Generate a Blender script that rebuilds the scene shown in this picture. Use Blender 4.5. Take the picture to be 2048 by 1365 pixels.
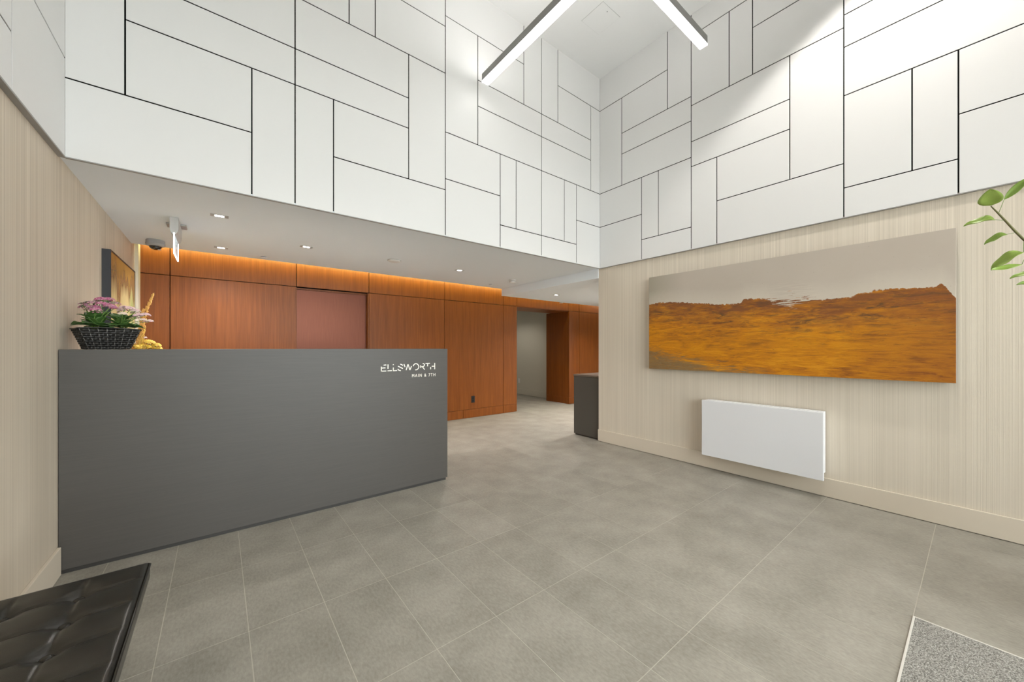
import bpy, bmesh, math, random
from math import sin, cos, pi, radians, atan2
from mathutils import Vector, Matrix, Euler

for o in list(bpy.data.objects):
    bpy.data.objects.remove(o, do_unlink=True)
scene = bpy.context.scene
COL = scene.collection
R = random.Random(7)

# ------------------------------------------------------------------ camera, world, exposure
EYE = 1.24
cam = bpy.data.cameras.new('camera')
cam.sensor_width = 36.0
cam.lens = 741.0 / 2048.0 * 36.0
cam.shift_y = 13.5 / 2048.0
cam.clip_start = 0.05
camo = bpy.data.objects.new('camera', cam)
camo.location = (0, 0, EYE)
camo.rotation_euler = (radians(90), 0, -atan2(587.0, 741.0))
COL.objects.link(camo)
scene.camera = camo

world = bpy.data.worlds.new('world')
scene.world = world
world.use_nodes = True
wn = world.node_tree.nodes
wn['Background'].inputs['Color'].default_value = (0.985, 0.965, 0.985, 1)
wn['Background'].inputs['Strength'].default_value = 8.5

scene.view_settings.view_transform = 'Standard'
scene.view_settings.look = 'None'
scene.view_settings.gamma = 1.0
scene.view_settings.use_curve_mapping = False
scene.view_settings.exposure = 0.42

# daylight comes in through the glazed entrance behind the camera
dl = bpy.data.lights.new('entrance_daylight_portal', 'AREA')
dl.shape = 'RECTANGLE'; dl.size = 4.4; dl.size_y = 2.9
dl.cycles.is_portal = True
dlo = bpy.data.objects.new('entrance_daylight_portal', dl)
dlo.location = (1.64, -2.62, 1.55)
dlo.rotation_euler = (radians(90), 0, 0)
COL.objects.link(dlo)

pl2 = bpy.data.lights.new('added_hall_portal', 'AREA')  # sampling portal for the added window at the hall end
pl2.shape = 'RECTANGLE'; pl2.size = 0.95; pl2.size_y = 2.0
pl2.cycles.is_portal = True
pl2o = bpy.data.objects.new('added_hall_portal', pl2)
pl2o.location = (7.72, 3.825, 1.11)
pl2o.rotation_euler = (radians(90), 0, radians(90))
COL.objects.link(pl2o)

P_PENDANT = 5.2      # lens emission
P_HIGH = 112.0        # recessed spots in the high ceiling (W)
P_LOW = 75.0          # recessed spots in the low ceiling (W)
P_COVE = 27.0         # cove strip emission

# ------------------------------------------------------------------ materials
def new_mat(name):
    m = bpy.data.materials.new(name); m.use_nodes = True
    nt = m.node_tree
    return m, nt, nt.nodes['Principled BSDF']

def plain(name, col, rough=0.5, metal=0.0, spec=0.5, emit=None, es=0.0, coat=0.0):
    m, nt, b = new_mat(name)
    b.inputs['Base Color'].default_value = (*col, 1)
    b.inputs['Roughness'].default_value = rough
    b.inputs['Metallic'].default_value = metal
    b.inputs['Specular IOR Level'].default_value = spec
    b.inputs['Coat Weight'].default_value = coat
    # faint procedural variation of the finish
    n = nt.nodes.new('ShaderNodeTexNoise'); n.inputs['Scale'].default_value = 14; n.inputs['Detail'].default_value = 3
    g = nt.nodes.new('ShaderNodeNewGeometry')
    nt.links.new(g.outputs['Position'], n.inputs['Vector'])
    mr = nt.nodes.new('ShaderNodeMapRange')
    mr.inputs['To Min'].default_value = max(0, rough - 0.04); mr.inputs['To Max'].default_value = min(1, rough + 0.04)
    nt.links.new(n.outputs['Fac'], mr.inputs['Value'])
    nt.links.new(mr.outputs['Result'], b.inputs['Roughness'])
    if emit:
        b.inputs['Emission Color'].default_value = (*emit, 1)
        b.inputs['Emission Strength'].default_value = es
    return m

def node(nt, t, **kw):
    n = nt.nodes.new(t)
    for k, v in kw.items():
        if k.startswith('i_'): n.inputs[k[2:].replace('_', ' ')].default_value = v
        else: setattr(n, k, v)
    return n

def posmap(nt, scale, src='geo'):
    if src == 'geo':
        g = node(nt, 'ShaderNodeNewGeometry'); out = g.outputs['Position']
    else:
        g = node(nt, 'ShaderNodeTexCoord'); out = g.outputs['Object']
    mp = node(nt, 'ShaderNodeMapping'); mp.inputs['Scale'].default_value = scale
    nt.links.new(out, mp.inputs['Vector'])
    return mp.outputs['Vector']

def ramp(nt, fac, stops, interp='LINEAR'):
    r = node(nt, 'ShaderNodeValToRGB'); cr = r.color_ramp; cr.interpolation = interp
    while len(cr.elements) < len(stops): cr.elements.new(0.5)
    for e, (p, c) in zip(cr.elements, stops):
        e.position = p; e.color = (*c, 1) if len(c) == 3 else c
    nt.links.new(fac, r.inputs['Fac'])
    return r.outputs['Color']

def mix(nt, a, b, fac, blend='MIX'):
    n = node(nt, 'ShaderNodeMix', data_type='RGBA', blend_type=blend)
    for sock, v in ((n.inputs[6], a), (n.inputs[7], b), (n.inputs[0], fac)):
        if isinstance(v, (int, float)): sock.default_value = v
        elif isinstance(v, tuple): sock.default_value = (*v, 1)
        else: nt.links.new(v, sock)
    return n.outputs[2]

def math_(nt, op, a, b=None, clamp=False):
    n = node(nt, 'ShaderNodeMath', operation=op, use_clamp=clamp)
    for s, v in ((n.inputs[0], a), (n.inputs[1], b)):
        if v is None: continue
        if isinstance(v, (int, float)): s.default_value = v
        else: nt.links.new(v, s)
    return n.outputs[0]

def bump(nt, b, h, strength=0.2, dist=0.002):
    n = node(nt, 'ShaderNodeBump'); n.inputs['Strength'].default_value = strength; n.inputs['Distance'].default_value = dist
    nt.links.new(h, n.inputs['Height']); nt.links.new(n.outputs['Normal'], b.inputs['Normal'])

M = {}
M['white_panel'] = plain('white_panel', (0.79, 0.785, 0.775), 0.45, spec=0.35)
M['joint_dark'] = plain('joint_dark', (0.006, 0.006, 0.006), 0.9, spec=0.05)
M['ceiling_paint'] = plain('ceiling_paint', (0.86, 0.86, 0.855), 0.75, spec=0.2)
M['soffit_paint'] = plain('soffit_paint', (0.84, 0.89, 0.935), 0.7, spec=0.2)  # paint is white; tinted cool to offset warm light bounced onto it
M['trim_grey'] = plain('trim_grey', (0.33, 0.32, 0.30), 0.5)
M['alu'] = plain('alu', (0.42, 0.42, 0.41), 0.4, metal=0.6)
M['beige_paint'] = plain('beige_paint', (0.68, 0.60, 0.49), 0.6, spec=0.3)
M['cream_trim'] = plain('cream_trim', (0.72, 0.66, 0.56), 0.5)
M['corridor_paint'] = plain('corridor_paint', (0.58, 0.55, 0.47), 0.6, spec=0.3)
M['black_frame'] = plain('black_frame', (0.012, 0.014, 0.02), 0.45)
M['white_steel'] = plain('white_steel', (0.78, 0.78, 0.80), 0.35, spec=0.4)
M['black_plastic'] = plain('black_plastic', (0.012, 0.011, 0.011), 0.35)
M['white_plastic'] = plain('white_plastic', (0.75, 0.74, 0.72), 0.4)
M['light_grey_plastic'] = plain('light_grey_plastic', (0.52, 0.515, 0.50), 0.45)
M['grey_plastic'] = plain('grey_plastic', (0.40, 0.40, 0.40), 0.45)
M['lamp_body'] = plain('lamp_body', (0.26, 0.255, 0.245), 0.42, metal=0.5)
M['lamp_lens'] = plain('lamp_lens', (0.9, 0.9, 0.9), 0.5, emit=(1.0, 0.985, 0.96), es=P_PENDANT)
M['added_up_glow'] = plain('added_up_glow', (0.9, 0.9, 0.9), 0.5, emit=(1.0, 0.985, 0.96), es=15.0)  # glow for the added top lens of the pendants
M['down_lens'] = plain('down_lens', (0.9, 0.9, 0.9), 0.5, emit=(1.0, 0.95, 0.87), es=10.0)
M['cove_led'] = plain('cove_led', (0.9, 0.8, 0.6), 0.5, emit=(1.0, 0.97, 0.40), es=P_COVE)
M['sign_glow'] = plain('sign_glow', (0.9, 0.95, 1.0), 0.3, emit=(0.92, 0.97, 1.0), es=2.6)
M['sign_mark'] = plain('sign_mark', (0.07, 0.12, 0.13), 0.4)
M['dome_glass'] = plain('dome_glass', (0.006, 0.006, 0.007), 0.05, spec=0.8, coat=0.5)
M['black_steel'] = plain('black_steel', (0.02, 0.02, 0.02), 0.35, metal=0.6)
M['mat_edge'] = plain('mat_edge', (0.75, 0.73, 0.68), 0.35, metal=0.3)
M['lettering'] = plain('lettering', (0.93, 0.89, 0.80), 0.45)
M['pot'] = plain('pot', (0.22, 0.21, 0.20), 0.6)
M['soil'] = plain('soil', (0.04, 0.028, 0.02), 0.95)
M['wicker'] = plain('wicker', (0.012, 0.011, 0.010), 0.42, spec=0.5)
M['wicker_stake'] = plain('wicker_stake', (0.30, 0.29, 0.27), 0.35)
M['petal_pink'] = plain('petal_pink', (0.56, 0.11, 0.28), 0.55)
M['petal_dusty'] = plain('petal_dusty', (0.46, 0.20, 0.26), 0.55)
M['petal_mauve'] = plain('petal_mauve', (0.62, 0.33, 0.46), 0.55)
M['petal_pale'] = plain('petal_pale', (0.80, 0.56, 0.62), 0.55)
M['petal_cream'] = plain('petal_cream', (0.82, 0.72, 0.60), 0.55)
M['petal_yellow'] = plain('petal_yellow', (0.80, 0.55, 0.06), 0.6)
M['plume'] = plain('plume', (0.80, 0.46, 0.13), 0.7)
M['plume_yellow'] = plain('plume_yellow', (0.82, 0.55, 0.12), 0.7)
M['stem_green'] = plain('stem_green', (0.16, 0.26, 0.06), 0.5)
M['bark'] = plain('bark', (0.16, 0.15, 0.06), 0.7)

def leaf_mat(name, c0, c1, rough=0.4, trans=0.0):
    m, nt, b = new_mat(name)
    oi = node(nt, 'ShaderNodeObjectInfo')
    n = node(nt, 'ShaderNodeTexNoise'); n.inputs['Scale'].default_value = 30; n.inputs['Detail'].default_value = 2
    nt.links.new(posmap(nt, (1, 1, 1), 'obj'), n.inputs['Vector'])
    f = math_(nt, 'ADD', math_(nt, 'MULTIPLY', n.outputs['Fac'], 0.5), math_(nt, 'MULTIPLY', oi.outputs['Random'], 0.5))
    c = mix(nt, c0, c1, f)
    nt.links.new(c, b.inputs['Base Color'])
    b.inputs['Roughness'].default_value = rough
    return m
M['leaf_dark'] = leaf_mat('leaf_dark', (0.020, 0.070, 0.014), (0.11, 0.21, 0.05), 0.35)
M['leaf_tree'] = leaf_mat('leaf_tree', (0.15, 0.27, 0.04), (0.36, 0.48, 0.10), 0.4)

def wallpaper(name, c0, c1, axis):
    # fine vertical ribs, spacing in the horizontal direction of the wall
    m, nt, b = new_mat(name)
    sc = [3, 3, 0.25]; sc[axis] = 210
    n1 = node(nt, 'ShaderNodeTexNoise'); n1.inputs['Scale'].default_value = 1.0; n1.inputs['Detail'].default_value = 2.5
    nt.links.new(posmap(nt, sc), n1.inputs['Vector'])
    sc2 = [1, 1, 0.5]; sc2[axis] = 18
    n2 = node(nt, 'ShaderNodeTexNoise'); n2.inputs['Scale'].default_value = 1.0; n2.inputs['Detail'].default_value = 3
    nt.links.new(posmap(nt, sc2), n2.inputs['Vector'])
    f = math_(nt, 'ADD', math_(nt, 'MULTIPLY', n1.outputs['Fac'], 0.75), math_(nt, 'MULTIPLY', n2.outputs['Fac'], 0.25))
    c = ramp(nt, f, [(0.30, c0), (0.5, tuple((x + y) / 2 for x, y in zip(c0, c1))), (0.70, c1)])
    nt.links.new(c, b.inputs['Base Color'])
    b.inputs['Roughness'].default_value = 0.6
    b.inputs['Specular IOR Level'].default_value = 0.3
    bump(nt, b, n1.outputs['Fac'], 0.35, 0.003)
    return m
M['paper_right'] = wallpaper('paper_right', (0.60, 0.53, 0.43), (0.78, 0.70, 0.585), 1)
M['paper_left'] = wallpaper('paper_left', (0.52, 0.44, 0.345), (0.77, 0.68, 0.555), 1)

def wood():
    m, nt, b = new_mat('cherry_veneer')
    oi = node(nt, 'ShaderNodeObjectInfo')
    va = node(nt, 'ShaderNodeVectorMath', operation='ADD')
    g = node(nt, 'ShaderNodeNewGeometry')
    cx = node(nt, 'ShaderNodeCombineXYZ')
    nt.links.new(math_(nt, 'MULTIPLY', oi.outputs['Random'], 40.0), cx.inputs['Z'])
    nt.links.new(g.outputs['Position'], va.inputs[0]); nt.links.new(cx.outputs[0], va.inputs[1])
    def nz(s, d):
        mp = node(nt, 'ShaderNodeMapping'); mp.inputs['Scale'].default_value = s
        nt.links.new(va.outputs[0], mp.inputs['Vector'])
        n = node(nt, 'ShaderNodeTexNoise'); n.inputs['Scale'].default_value = 1; n.inputs['Detail'].default_value = d
        nt.links.new(mp.outputs[0], n.inputs['Vector']); return n.outputs['Fac']
    fine = nz((170, 170, 3.2), 3); broad = nz((22, 22, 0.9), 3)
    f = math_(nt, 'ADD', math_(nt, 'MULTIPLY', fine, 0.6), math_(nt, 'MULTIPLY', broad, 0.4))
    c = ramp(nt, f, [(0.30, (0.150, 0.038, 0.0040)), (0.5, (0.205, 0.056, 0.0062)), (0.72, (0.262, 0.080, 0.011))])
    nt.links.new(c, b.inputs['Base Color'])
    b.inputs['Roughness'].default_value = 0.40
    b.inputs['Specular IOR Level'].default_value = 0.30
    bump(nt, b, fine, 0.06, 0.001)
    return m
M['wood'] = wood()

def tile_mat():
    m, nt, b = new_mat('porcelain_tile')
    oi = node(nt, 'ShaderNodeObjectInfo')
    n1 = node(nt, 'ShaderNodeTexNoise'); n1.inputs['Scale'].default_value = 1; n1.inputs['Detail'].default_value = 6; n1.inputs['Roughness'].default_value = 0.65
    nt.links.new(posmap(nt, (95, 40, 1)), n1.inputs['Vector'])
    n2 = node(nt, 'ShaderNodeTexNoise'); n2.inputs['Scale'].default_value = 4.5; n2.inputs['Detail'].default_value = 4
    nt.links.new(posmap(nt, (1, 1, 1)), n2.inputs['Vector'])
    f = math_(nt, 'ADD', math_(nt, 'MULTIPLY', n1.outputs['Fac'], 0.5), math_(nt, 'MULTIPLY', n2.outputs['Fac'], 0.4))
    f = math_(nt, 'ADD', f, math_(nt, 'MULTIPLY', oi.outputs['Random'], 0.05))
    c = ramp(nt, f, [(0.32, (0.220, 0.202, 0.168)), (0.5, (0.312, 0.289, 0.245)), (0.68, (0.40, 0.374, 0.322))])
    nt.links.new(c, b.inputs['Base Color'])
    rr = node(nt, 'ShaderNodeMapRange'); rr.inputs['To Min'].default_value = 0.40; rr.inputs['To Max'].default_value = 0.58
    nt.links.new(n1.outputs['Fac'], rr.inputs['Value']); nt.links.new(rr.outputs[0], b.inputs['Roughness'])
    b.inputs['Specular IOR Level'].default_value = 0.4
    bump(nt, b, n1.outputs['Fac'], 0.08, 0.001)
    return m
M['tile'] = tile_mat()
M['grout'] = plain('grout', (0.50, 0.465, 0.40), 0.85, spec=0.1)

def carpet_mat():
    m, nt, b = new_mat('carpet')
    n1 = node(nt, 'ShaderNodeTexNoise'); n1.inputs['Scale'].default_value = 240; n1.inputs['Detail'].default_value = 3
    nt.links.new(posmap(nt, (1, 1, 1)), n1.inputs['Vector'])
    c = ramp(nt, n1.outputs['Fac'], [(0.32, (0.10, 0.095, 0.085)), (0.5, (0.30, 0.285, 0.255)), (0.66, (0.50, 0.48, 0.44))])
    nt.links.new(c, b.inputs['Base Color']); b.inputs['Roughness'].default_value = 0.95
    b.inputs['Specular IOR Level'].default_value = 0.1
    bump(nt, b, n1.outputs['Fac'], 0.9, 0.006)
    return m
M['carpet'] = carpet_mat()

def desk_mat():
    m, nt, b = new_mat('grey_laminate')
    n1 = node(nt, 'ShaderNodeTexNoise'); n1.inputs['Scale'].default_value = 1; n1.inputs['Detail'].default_value = 4
    nt.links.new(posmap(nt, (5, 5, 180)), n1.inputs['Vector'])
    c = ramp(nt, n1.outputs['Fac'], [(0.3, (0.058, 0.052, 0.046)), (0.7, (0.066, 0.059, 0.052))])
    nt.links.new(c, b.inputs['Base Color']); b.inputs['Roughness'].default_value = 0.46
    b.inputs['Specular IOR Level'].default_value = 0.55
    return m
M['desk'] = desk_mat()
M['desk_dark'] = plain('desk_dark', (0.035, 0.032, 0.029), 0.45)
M['cabinet_grey'] = plain('cabinet_grey', (0.075, 0.068, 0.058), 0.45)
M['cabinet_top'] = plain('cabinet_top', (0.14, 0.11, 0.085), 0.3)

def copper():
    m, nt, b = new_mat('bronze_steel')
    n1 = node(nt, 'ShaderNodeTexNoise'); n1.inputs['Scale'].default_value = 1; n1.inputs['Detail'].default_value = 3
    nt.links.new(posmap(nt, (300, 300, 4)), n1.inputs['Vector'])
    c = ramp(nt, n1.outputs['Fac'], [(0.3, (0.112, 0.037, 0.022)), (0.7, (0.140, 0.048, 0.028))])
    nt.links.new(c, b.inputs['Base Color']); b.inputs['Metallic'].default_value = 0.75
    b.inputs['Roughness'].default_value = 0.36
    return m
M['bronze'] = copper()

def leather():
    m, nt, b = new_mat('black_leather')
    v = node(nt, 'ShaderNodeTexVoronoi'); v.inputs['Scale'].default_value = 420
    nt.links.new(posmap(nt, (1, 1, 1)), v.inputs['Vector'])
    n1 = node(nt, 'ShaderNodeTexNoise'); n1.inputs['Scale'].default_value = 9; n1.inputs['Detail'].default_value = 4
    nt.links.new(posmap(nt, (1, 1, 1)), n1.inputs['Vector'])
    c = ramp(nt, n1.outputs['Fac'], [(0.3, (0.011, 0.0095, 0.007)), (0.7, (0.022, 0.019, 0.014))])
    nt.links.new(c, b.inputs['Base Color']); b.inputs['Roughness'].default_value = 0.28
    b.inputs['Specular IOR Level'].default_value = 0.5
    bump(nt, b, v.outputs['Distance'], 0.12, 0.001)
    return m
M['leather'] = leather()

def painting_mat():
    # local coords: x = 0..1 left to right, z = 0..1 up (from object coords scaled)
    m, nt, b = new_mat('oil_painting')
    W, H = 2.273, 1.05
    tc = node(nt, 'ShaderNodeTexCoord')
    sp = node(nt, 'ShaderNodeSeparateXYZ'); nt.links.new(tc.outputs['Object'], sp.inputs[0])
    px = math_(nt, 'DIVIDE', math_(nt, 'MULTIPLY', sp.outputs['Y'], -1.0), W)     # 0 left .. 1 right
    pz = math_(nt, 'DIVIDE', sp.outputs['Z'], H)
    def nz(s, d, rough=0.5, dist=0.0):
        n = node(nt, 'ShaderNodeTexNoise'); n.inputs['Scale'].default_value = 1; n.inputs['Detail'].default_value = d
        n.inputs['Roughness'].default_value = rough; n.inputs['Distortion'].default_value = dist
        mp = node(nt, 'ShaderNodeMapping'); mp.inputs['Scale'].default_value = s
        nt.links.new(tc.outputs['Object'], mp.inputs['Vector']); nt.links.new(mp.outputs[0], n.inputs['Vector'])
        return n.outputs['Fac']
    pts = [(2.372, 1.740), (2.25, 1.752), (2.10, 1.745), (1.839, 1.709), (1.72, 1.690), (1.598, 1.671), (1.47, 1.667), (1.412, 1.672), (1.378, 1.706),
           (1.26, 1.695), (1.20, 1.684), (1.165, 1.655), (1.06, 1.630), (0.97, 1.625), (0.856, 1.644), (0.74, 1.638), (0.635, 1.640), (0.588, 1.662),
           (0.53, 1.664), (0.49, 1.680), (0.379, 1.680), (0.25, 1.668), (0.19, 1.668), (0.165, 1.690), (0.14, 1.655), (0.118, 1.615), (0.099, 1.575)]
    stops = [((2.372 - y) / W, (((z - 1.0) / H),) * 3) for y, z in pts]
    hor = ramp(nt, px, stops)
    hs = node(nt, 'ShaderNodeSeparateColor'); nt.links.new(hor, hs.inputs[0])
    rag = math_(nt, 'MULTIPLY', math_(nt, 'SUBTRACT', nz((1, 34, 34), 5, 0.7), 0.5), 0.055)
    gate = math_(nt, 'SUBTRACT', 1.0, math_(nt, 'MULTIPLY', math_(nt, 'ABSOLUTE', math_(nt, 'SUBTRACT', px, 0.60)), 11.0), True)
    wisp = math_(nt, 'MULTIPLY', math_(nt, 'MULTIPLY', math_(nt, 'SUBTRACT', nz((1, 5, 90), 4, 0.6, 0.3), 0.46), gate), 0.55)
    rag = math_(nt, 'ADD', rag, wisp)
    edge = math_(nt, 'SUBTRACT', math_(nt, 'ADD', hs.outputs[0], rag), pz)         # >0 below the horizon
    mask = math_(nt, 'MULTIPLY', edge, 160.0, True)
    # sky
    sky = mix(nt, (0.47, 0.405, 0.335), (0.53, 0.47, 0.40), nz((1, 2.2, 3.0), 4))
    lf = math_(nt, 'SUBTRACT', 1.0, math_(nt, 'MULTIPLY', px, 5.5), True)
    sky = mix(nt, sky, (0.30, 0.27, 0.20), math_(nt, 'MULTIPLY', lf, 0.75))
    pale = math_(nt, 'SUBTRACT', 1.0, math_(nt, 'MULTIPLY', math_(nt, 'MULTIPLY', edge, -1.0), 7.0), True)
    sky = mix(nt, sky, (0.64, 0.575, 0.48), math_(nt, 'MULTIPLY', pale, 0.6))
    spk = math_(nt, 'MULTIPLY', math_(nt, 'GREATER_THAN', nz((1, 75, 95), 2), 0.735), 0.55)
    sky = mix(nt, sky, (0.22, 0.17, 0.12), spk)
    # ground
    streak = nz((1, 5, 42), 8, 0.68, 0.9)
    broad = nz((1, 2.4, 8), 5, 0.6, 0.8)
    fine = nz((1, 26, 120), 6, 0.72, 0.5)
    gf = math_(nt, 'ADD', math_(nt, 'MULTIPLY', streak, 0.6), math_(nt, 'MULTIPLY', broad, 0.4))
    ground = ramp(nt, gf, [(0.40, (0.22, 0.070, 0.012)), (0.46, (0.43, 0.150, 0.010)), (0.52, (0.55, 0.200, 0.006)), (0.60, (0.66, 0.275, 0.012))])
    # yellow-ochre glow low in the middle
    lowc = math_(nt, 'MULTIPLY', math_(nt, 'SUBTRACT', 1.0, math_(nt, 'MULTIPLY', math_(nt, 'ABSOLUTE', math_(nt, 'SUBTRACT', pz, 0.27)), 4.5), True), math_(nt, 'ADD', broad, 0.1))
    ground = mix(nt, ground, (0.62, 0.250, 0.005), math_(nt, 'MULTIPLY', lowc, 0.75, True))
    # browner under the horizon and to the right
    up = math_(nt, 'SUBTRACT', 1.0, math_(nt, 'MULTIPLY', edge, 3.6), True)
    upn = math_(nt, 'MULTIPLY', up, math_(nt, 'ADD', math_(nt, 'MULTIPLY', math_(nt, 'SUBTRACT', nz((1, 4, 14), 6, 0.65, 1.0), 0.5), 5.0), 0.86), True)
    ground = mix(nt, ground, (0.215, 0.078, 0.026), math_(nt, 'MULTIPLY', upn, 0.95, True))
    rt = math_(nt, 'MULTIPLY', math_(nt, 'SUBTRACT', px, 0.72), 3.0, True)
    ground = mix(nt, ground, (0.27, 0.088, 0.016), math_(nt, 'MULTIPLY', math_(nt, 'MULTIPLY', rt, math_(nt, 'ADD', broad, 0.25)), 0.9, True))
    # dark dry-brush marks in the upper half
    dk = math_(nt, 'MULTIPLY', math_(nt, 'SUBTRACT', nz((1, 4.5, 24), 9, 0.74, 1.2), 0.50), 8.0, True)
    band = math_(nt, 'MULTIPLY', math_(nt, 'SUBTRACT', 1.0, math_(nt, 'MULTIPLY', math_(nt, 'ABSOLUTE', math_(nt, 'SUBTRACT', edge, 0.14)), 4.0), True), 0.9)
    ground = mix(nt, ground, (0.075, 0.046, 0.026), math_(nt, 'MULTIPLY', dk, band))
    # a second scatter of marks across the lower middle
    dk2 = math_(nt, 'MULTIPLY', math_(nt, 'SUBTRACT', nz((1, 7, 60), 9, 0.76, 1.0), 0.56), 9.0, True)
    ground = mix(nt, ground, (0.13, 0.058, 0.014), math_(nt, 'MULTIPLY', dk2, 0.7))
    # dull olive patch at the lower left
    ol = math_(nt, 'MULTIPLY', math_(nt, 'SUBTRACT', math_(nt, 'SUBTRACT', 0.24, math_(nt, 'MULTIPLY', px, 0.46)), math_(nt, 'ADD', pz, math_(nt, 'MULTIPLY', math_(nt, 'SUBTRACT', streak, 0.5), 0.5))), 11.0, True)
    oln = math_(nt, 'MULTIPLY', ol, math_(nt, 'MULTIPLY', math_(nt, 'ADD', fine, 0.25), 1.1), True)
    ground = mix(nt, ground, mix(nt, (0.085, 0.060, 0.022), (0.34, 0.24, 0.12), fine), oln)
    ground = mix(nt, ground, (0.62, 0.34, 0.09), math_(nt, 'MULTIPLY', math_(nt, 'GREATER_THAN', fine, 0.66), 0.5))
    col = mix(nt, sky, ground, mask)
    nt.links.new(col, b.inputs['Base Color'])
    b.inputs['Roughness'].default_value = 0.42
    b.inputs['Specular IOR Level'].default_value = 0.35
    hh = math_(nt, 'MULTIPLY', math_(nt, 'ADD', streak, fine), mask)
    bump(nt, b, hh, 0.35, 0.004)
    return m
M['painting'] = painting_mat()

def print_mat():
    # framed abstract print behind glossy glass
    m, nt, b = new_mat('glazed_print')
    tc = node(nt, 'ShaderNodeTexCoord')
    sp = node(nt, 'ShaderNodeSeparateXYZ'); nt.links.new(tc.outputs['Object'], sp.inputs[0])
    n = node(nt, 'ShaderNodeTexNoise'); n.inputs['Scale'].default_value = 1; n.inputs['Detail'].default_value = 3
    mp = node(nt, 'ShaderNodeMapping'); mp.inputs['Scale'].default_value = (1, 5.0, 1.2)
    nt.links.new(tc.outputs['Object'], mp.inputs['Vector']); nt.links.new(mp.outputs[0], n.inputs['Vector'])
    h = math_(nt, 'ADD', sp.outputs['Z'], math_(nt, 'MULTIPLY', math_(nt, 'SUBTRACT', n.outputs['Fac'], 0.5), 0.7))
    base = ramp(nt, h, [(0.30, (0.85, 0.76, 0.45)), (0.70, (0.80, 0.68, 0.34)), (0.84, (0.30, 0.19, 0.08)), (1.0, (0.50, 0.30, 0.08))])
    gy = math_(nt, 'SUBTRACT', 1.0, math_(nt, 'MULTIPLY', math_(nt, 'ABSOLUTE', math_(nt, 'SUBTRACT', sp.outputs['Y'], 0.86)), 6.0), True)
    gz = math_(nt, 'SUBTRACT', 1.0, math_(nt, 'MULTIPLY', math_(nt, 'ABSOLUTE', math_(nt, 'SUBTRACT', sp.outputs['Z'], 0.62)), 4.0), True)
    c = mix(nt, base, (0.22, 0.46, 0.12), math_(nt, 'MULTIPLY', gy, gz))
    nt.links.new(c, b.inputs['Base Color'])
    b.inputs['Roughness'].default_value = 0.08
    b.inputs['Specular IOR Level'].default_value = 0.22
    return m
M['print'] = print_mat()

def thin_glass():
    m, nt, b = new_mat('window_glass')
    out = nt.nodes['Material Output']
    t = node(nt, 'ShaderNodeBsdfTransparent'); t.inputs['Color'].default_value = (0.92, 0.96, 0.95, 1)
    g = node(nt, 'ShaderNodeBsdfGlossy'); g.inputs['Roughness'].default_value = 0.02
    f = node(nt, 'ShaderNodeFresnel'); f.inputs['IOR'].default_value = 1.45
    mx = node(nt, 'ShaderNodeMixShader')
    nt.links.new(f.outputs[0], mx.inputs[0]); nt.links.new(t.outputs[0], mx.inputs[1]); nt.links.new(g.outputs[0], mx.inputs[2])
    nt.links.new(mx.outputs[0], out.inputs['Surface'])
    return m
M['glass'] = thin_glass()

# ------------------------------------------------------------------ mesh helpers
def link(name, me, mat=None, parent=None, loc=(0, 0, 0), rot=None):
    o = bpy.data.objects.new(name, me)
    COL.objects.link(o)
    o.location = loc
    if rot is not None: o.rotation_euler = rot
    if parent is not None: o.parent = parent
    if mat is not None and me is not None and not me.materials: me.materials.append(M[mat] if isinstance(mat, str) else mat)
    return o

def from_bm(name, bm, smooth=False):
    me = bpy.data.meshes.new(name)
    bm.normal_update(); bm.to_mesh(me); bm.free()
    if smooth:
        me.polygons.foreach_set('use_smooth', [True] * len(me.polygons))
    return me

def bm_box(bm, x0, x1, y0, y1, z0, z1):
    r = bmesh.ops.create_cube(bm, size=1.0)
    for v in r['verts']:
        v.co = Vector(((x0 + x1) / 2 + v.co.x * (x1 - x0), (y0 + y1) / 2 + v.co.y * (y1 - y0), (z0 + z1) / 2 + v.co.z * (z1 - z0)))
    return r['verts']

def bevel_all(bm, w, seg=1):
    if w > 0:
        bmesh.ops.bevel(bm, geom=list(bm.edges), offset=w, segments=seg, affect='EDGES', profile=0.6)

def box(name, x0, x1, y0, y1, z0, z1, mat, parent=None, bev=0.0, seg=1, origin=None, smooth=False):
    """axis aligned box given in world coordinates; the object's origin is its lower centre (or the parent's)"""
    base = Vector(origin) if origin else (Vector(parent.location) if parent is not None else Vector((0, 0, 0)))
    bm = bmesh.new()
    bm_box(bm, x0 - base.x, x1 - base.x, y0 - base.y, y1 - base.y, z0 - base.z, z1 - base.z)
    bevel_all(bm, bev, seg)
    loc = base - (Vector(parent.location) if parent is not None else Vector((0, 0, 0)))
    return link(name, from_bm(name, bm, smooth), mat, parent, loc)

def boxes(name, lst, mat, parent=None):
    base = Vector(parent.location) if parent is not None else Vector((0, 0, 0))
    bm = bmesh.new()
    for x0, x1, y0, y1, z0, z1 in lst:
        bm_box(bm, x0 - base.x, x1 - base.x, y0 - base.y, y1 - base.y, z0 - base.z, z1 - base.z)
    return link(name, from_bm(name, bm), mat, parent)

def struct(o):
    o['kind'] = 'structure'; return o

def tag(o, label, cat, group=None):
    o['label'] = label; o['category'] = cat
    if group: o['group'] = group
    return o

def thing(name, loc, label, cat, group=None, rz=0.0):
    o = bpy.data.objects.new(name, None); COL.objects.link(o)
    o.empty_display_size = 0.1
    o.location = loc; o.rotation_euler = (0, 0, rz)
    return tag(o, label, cat, group)

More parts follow.
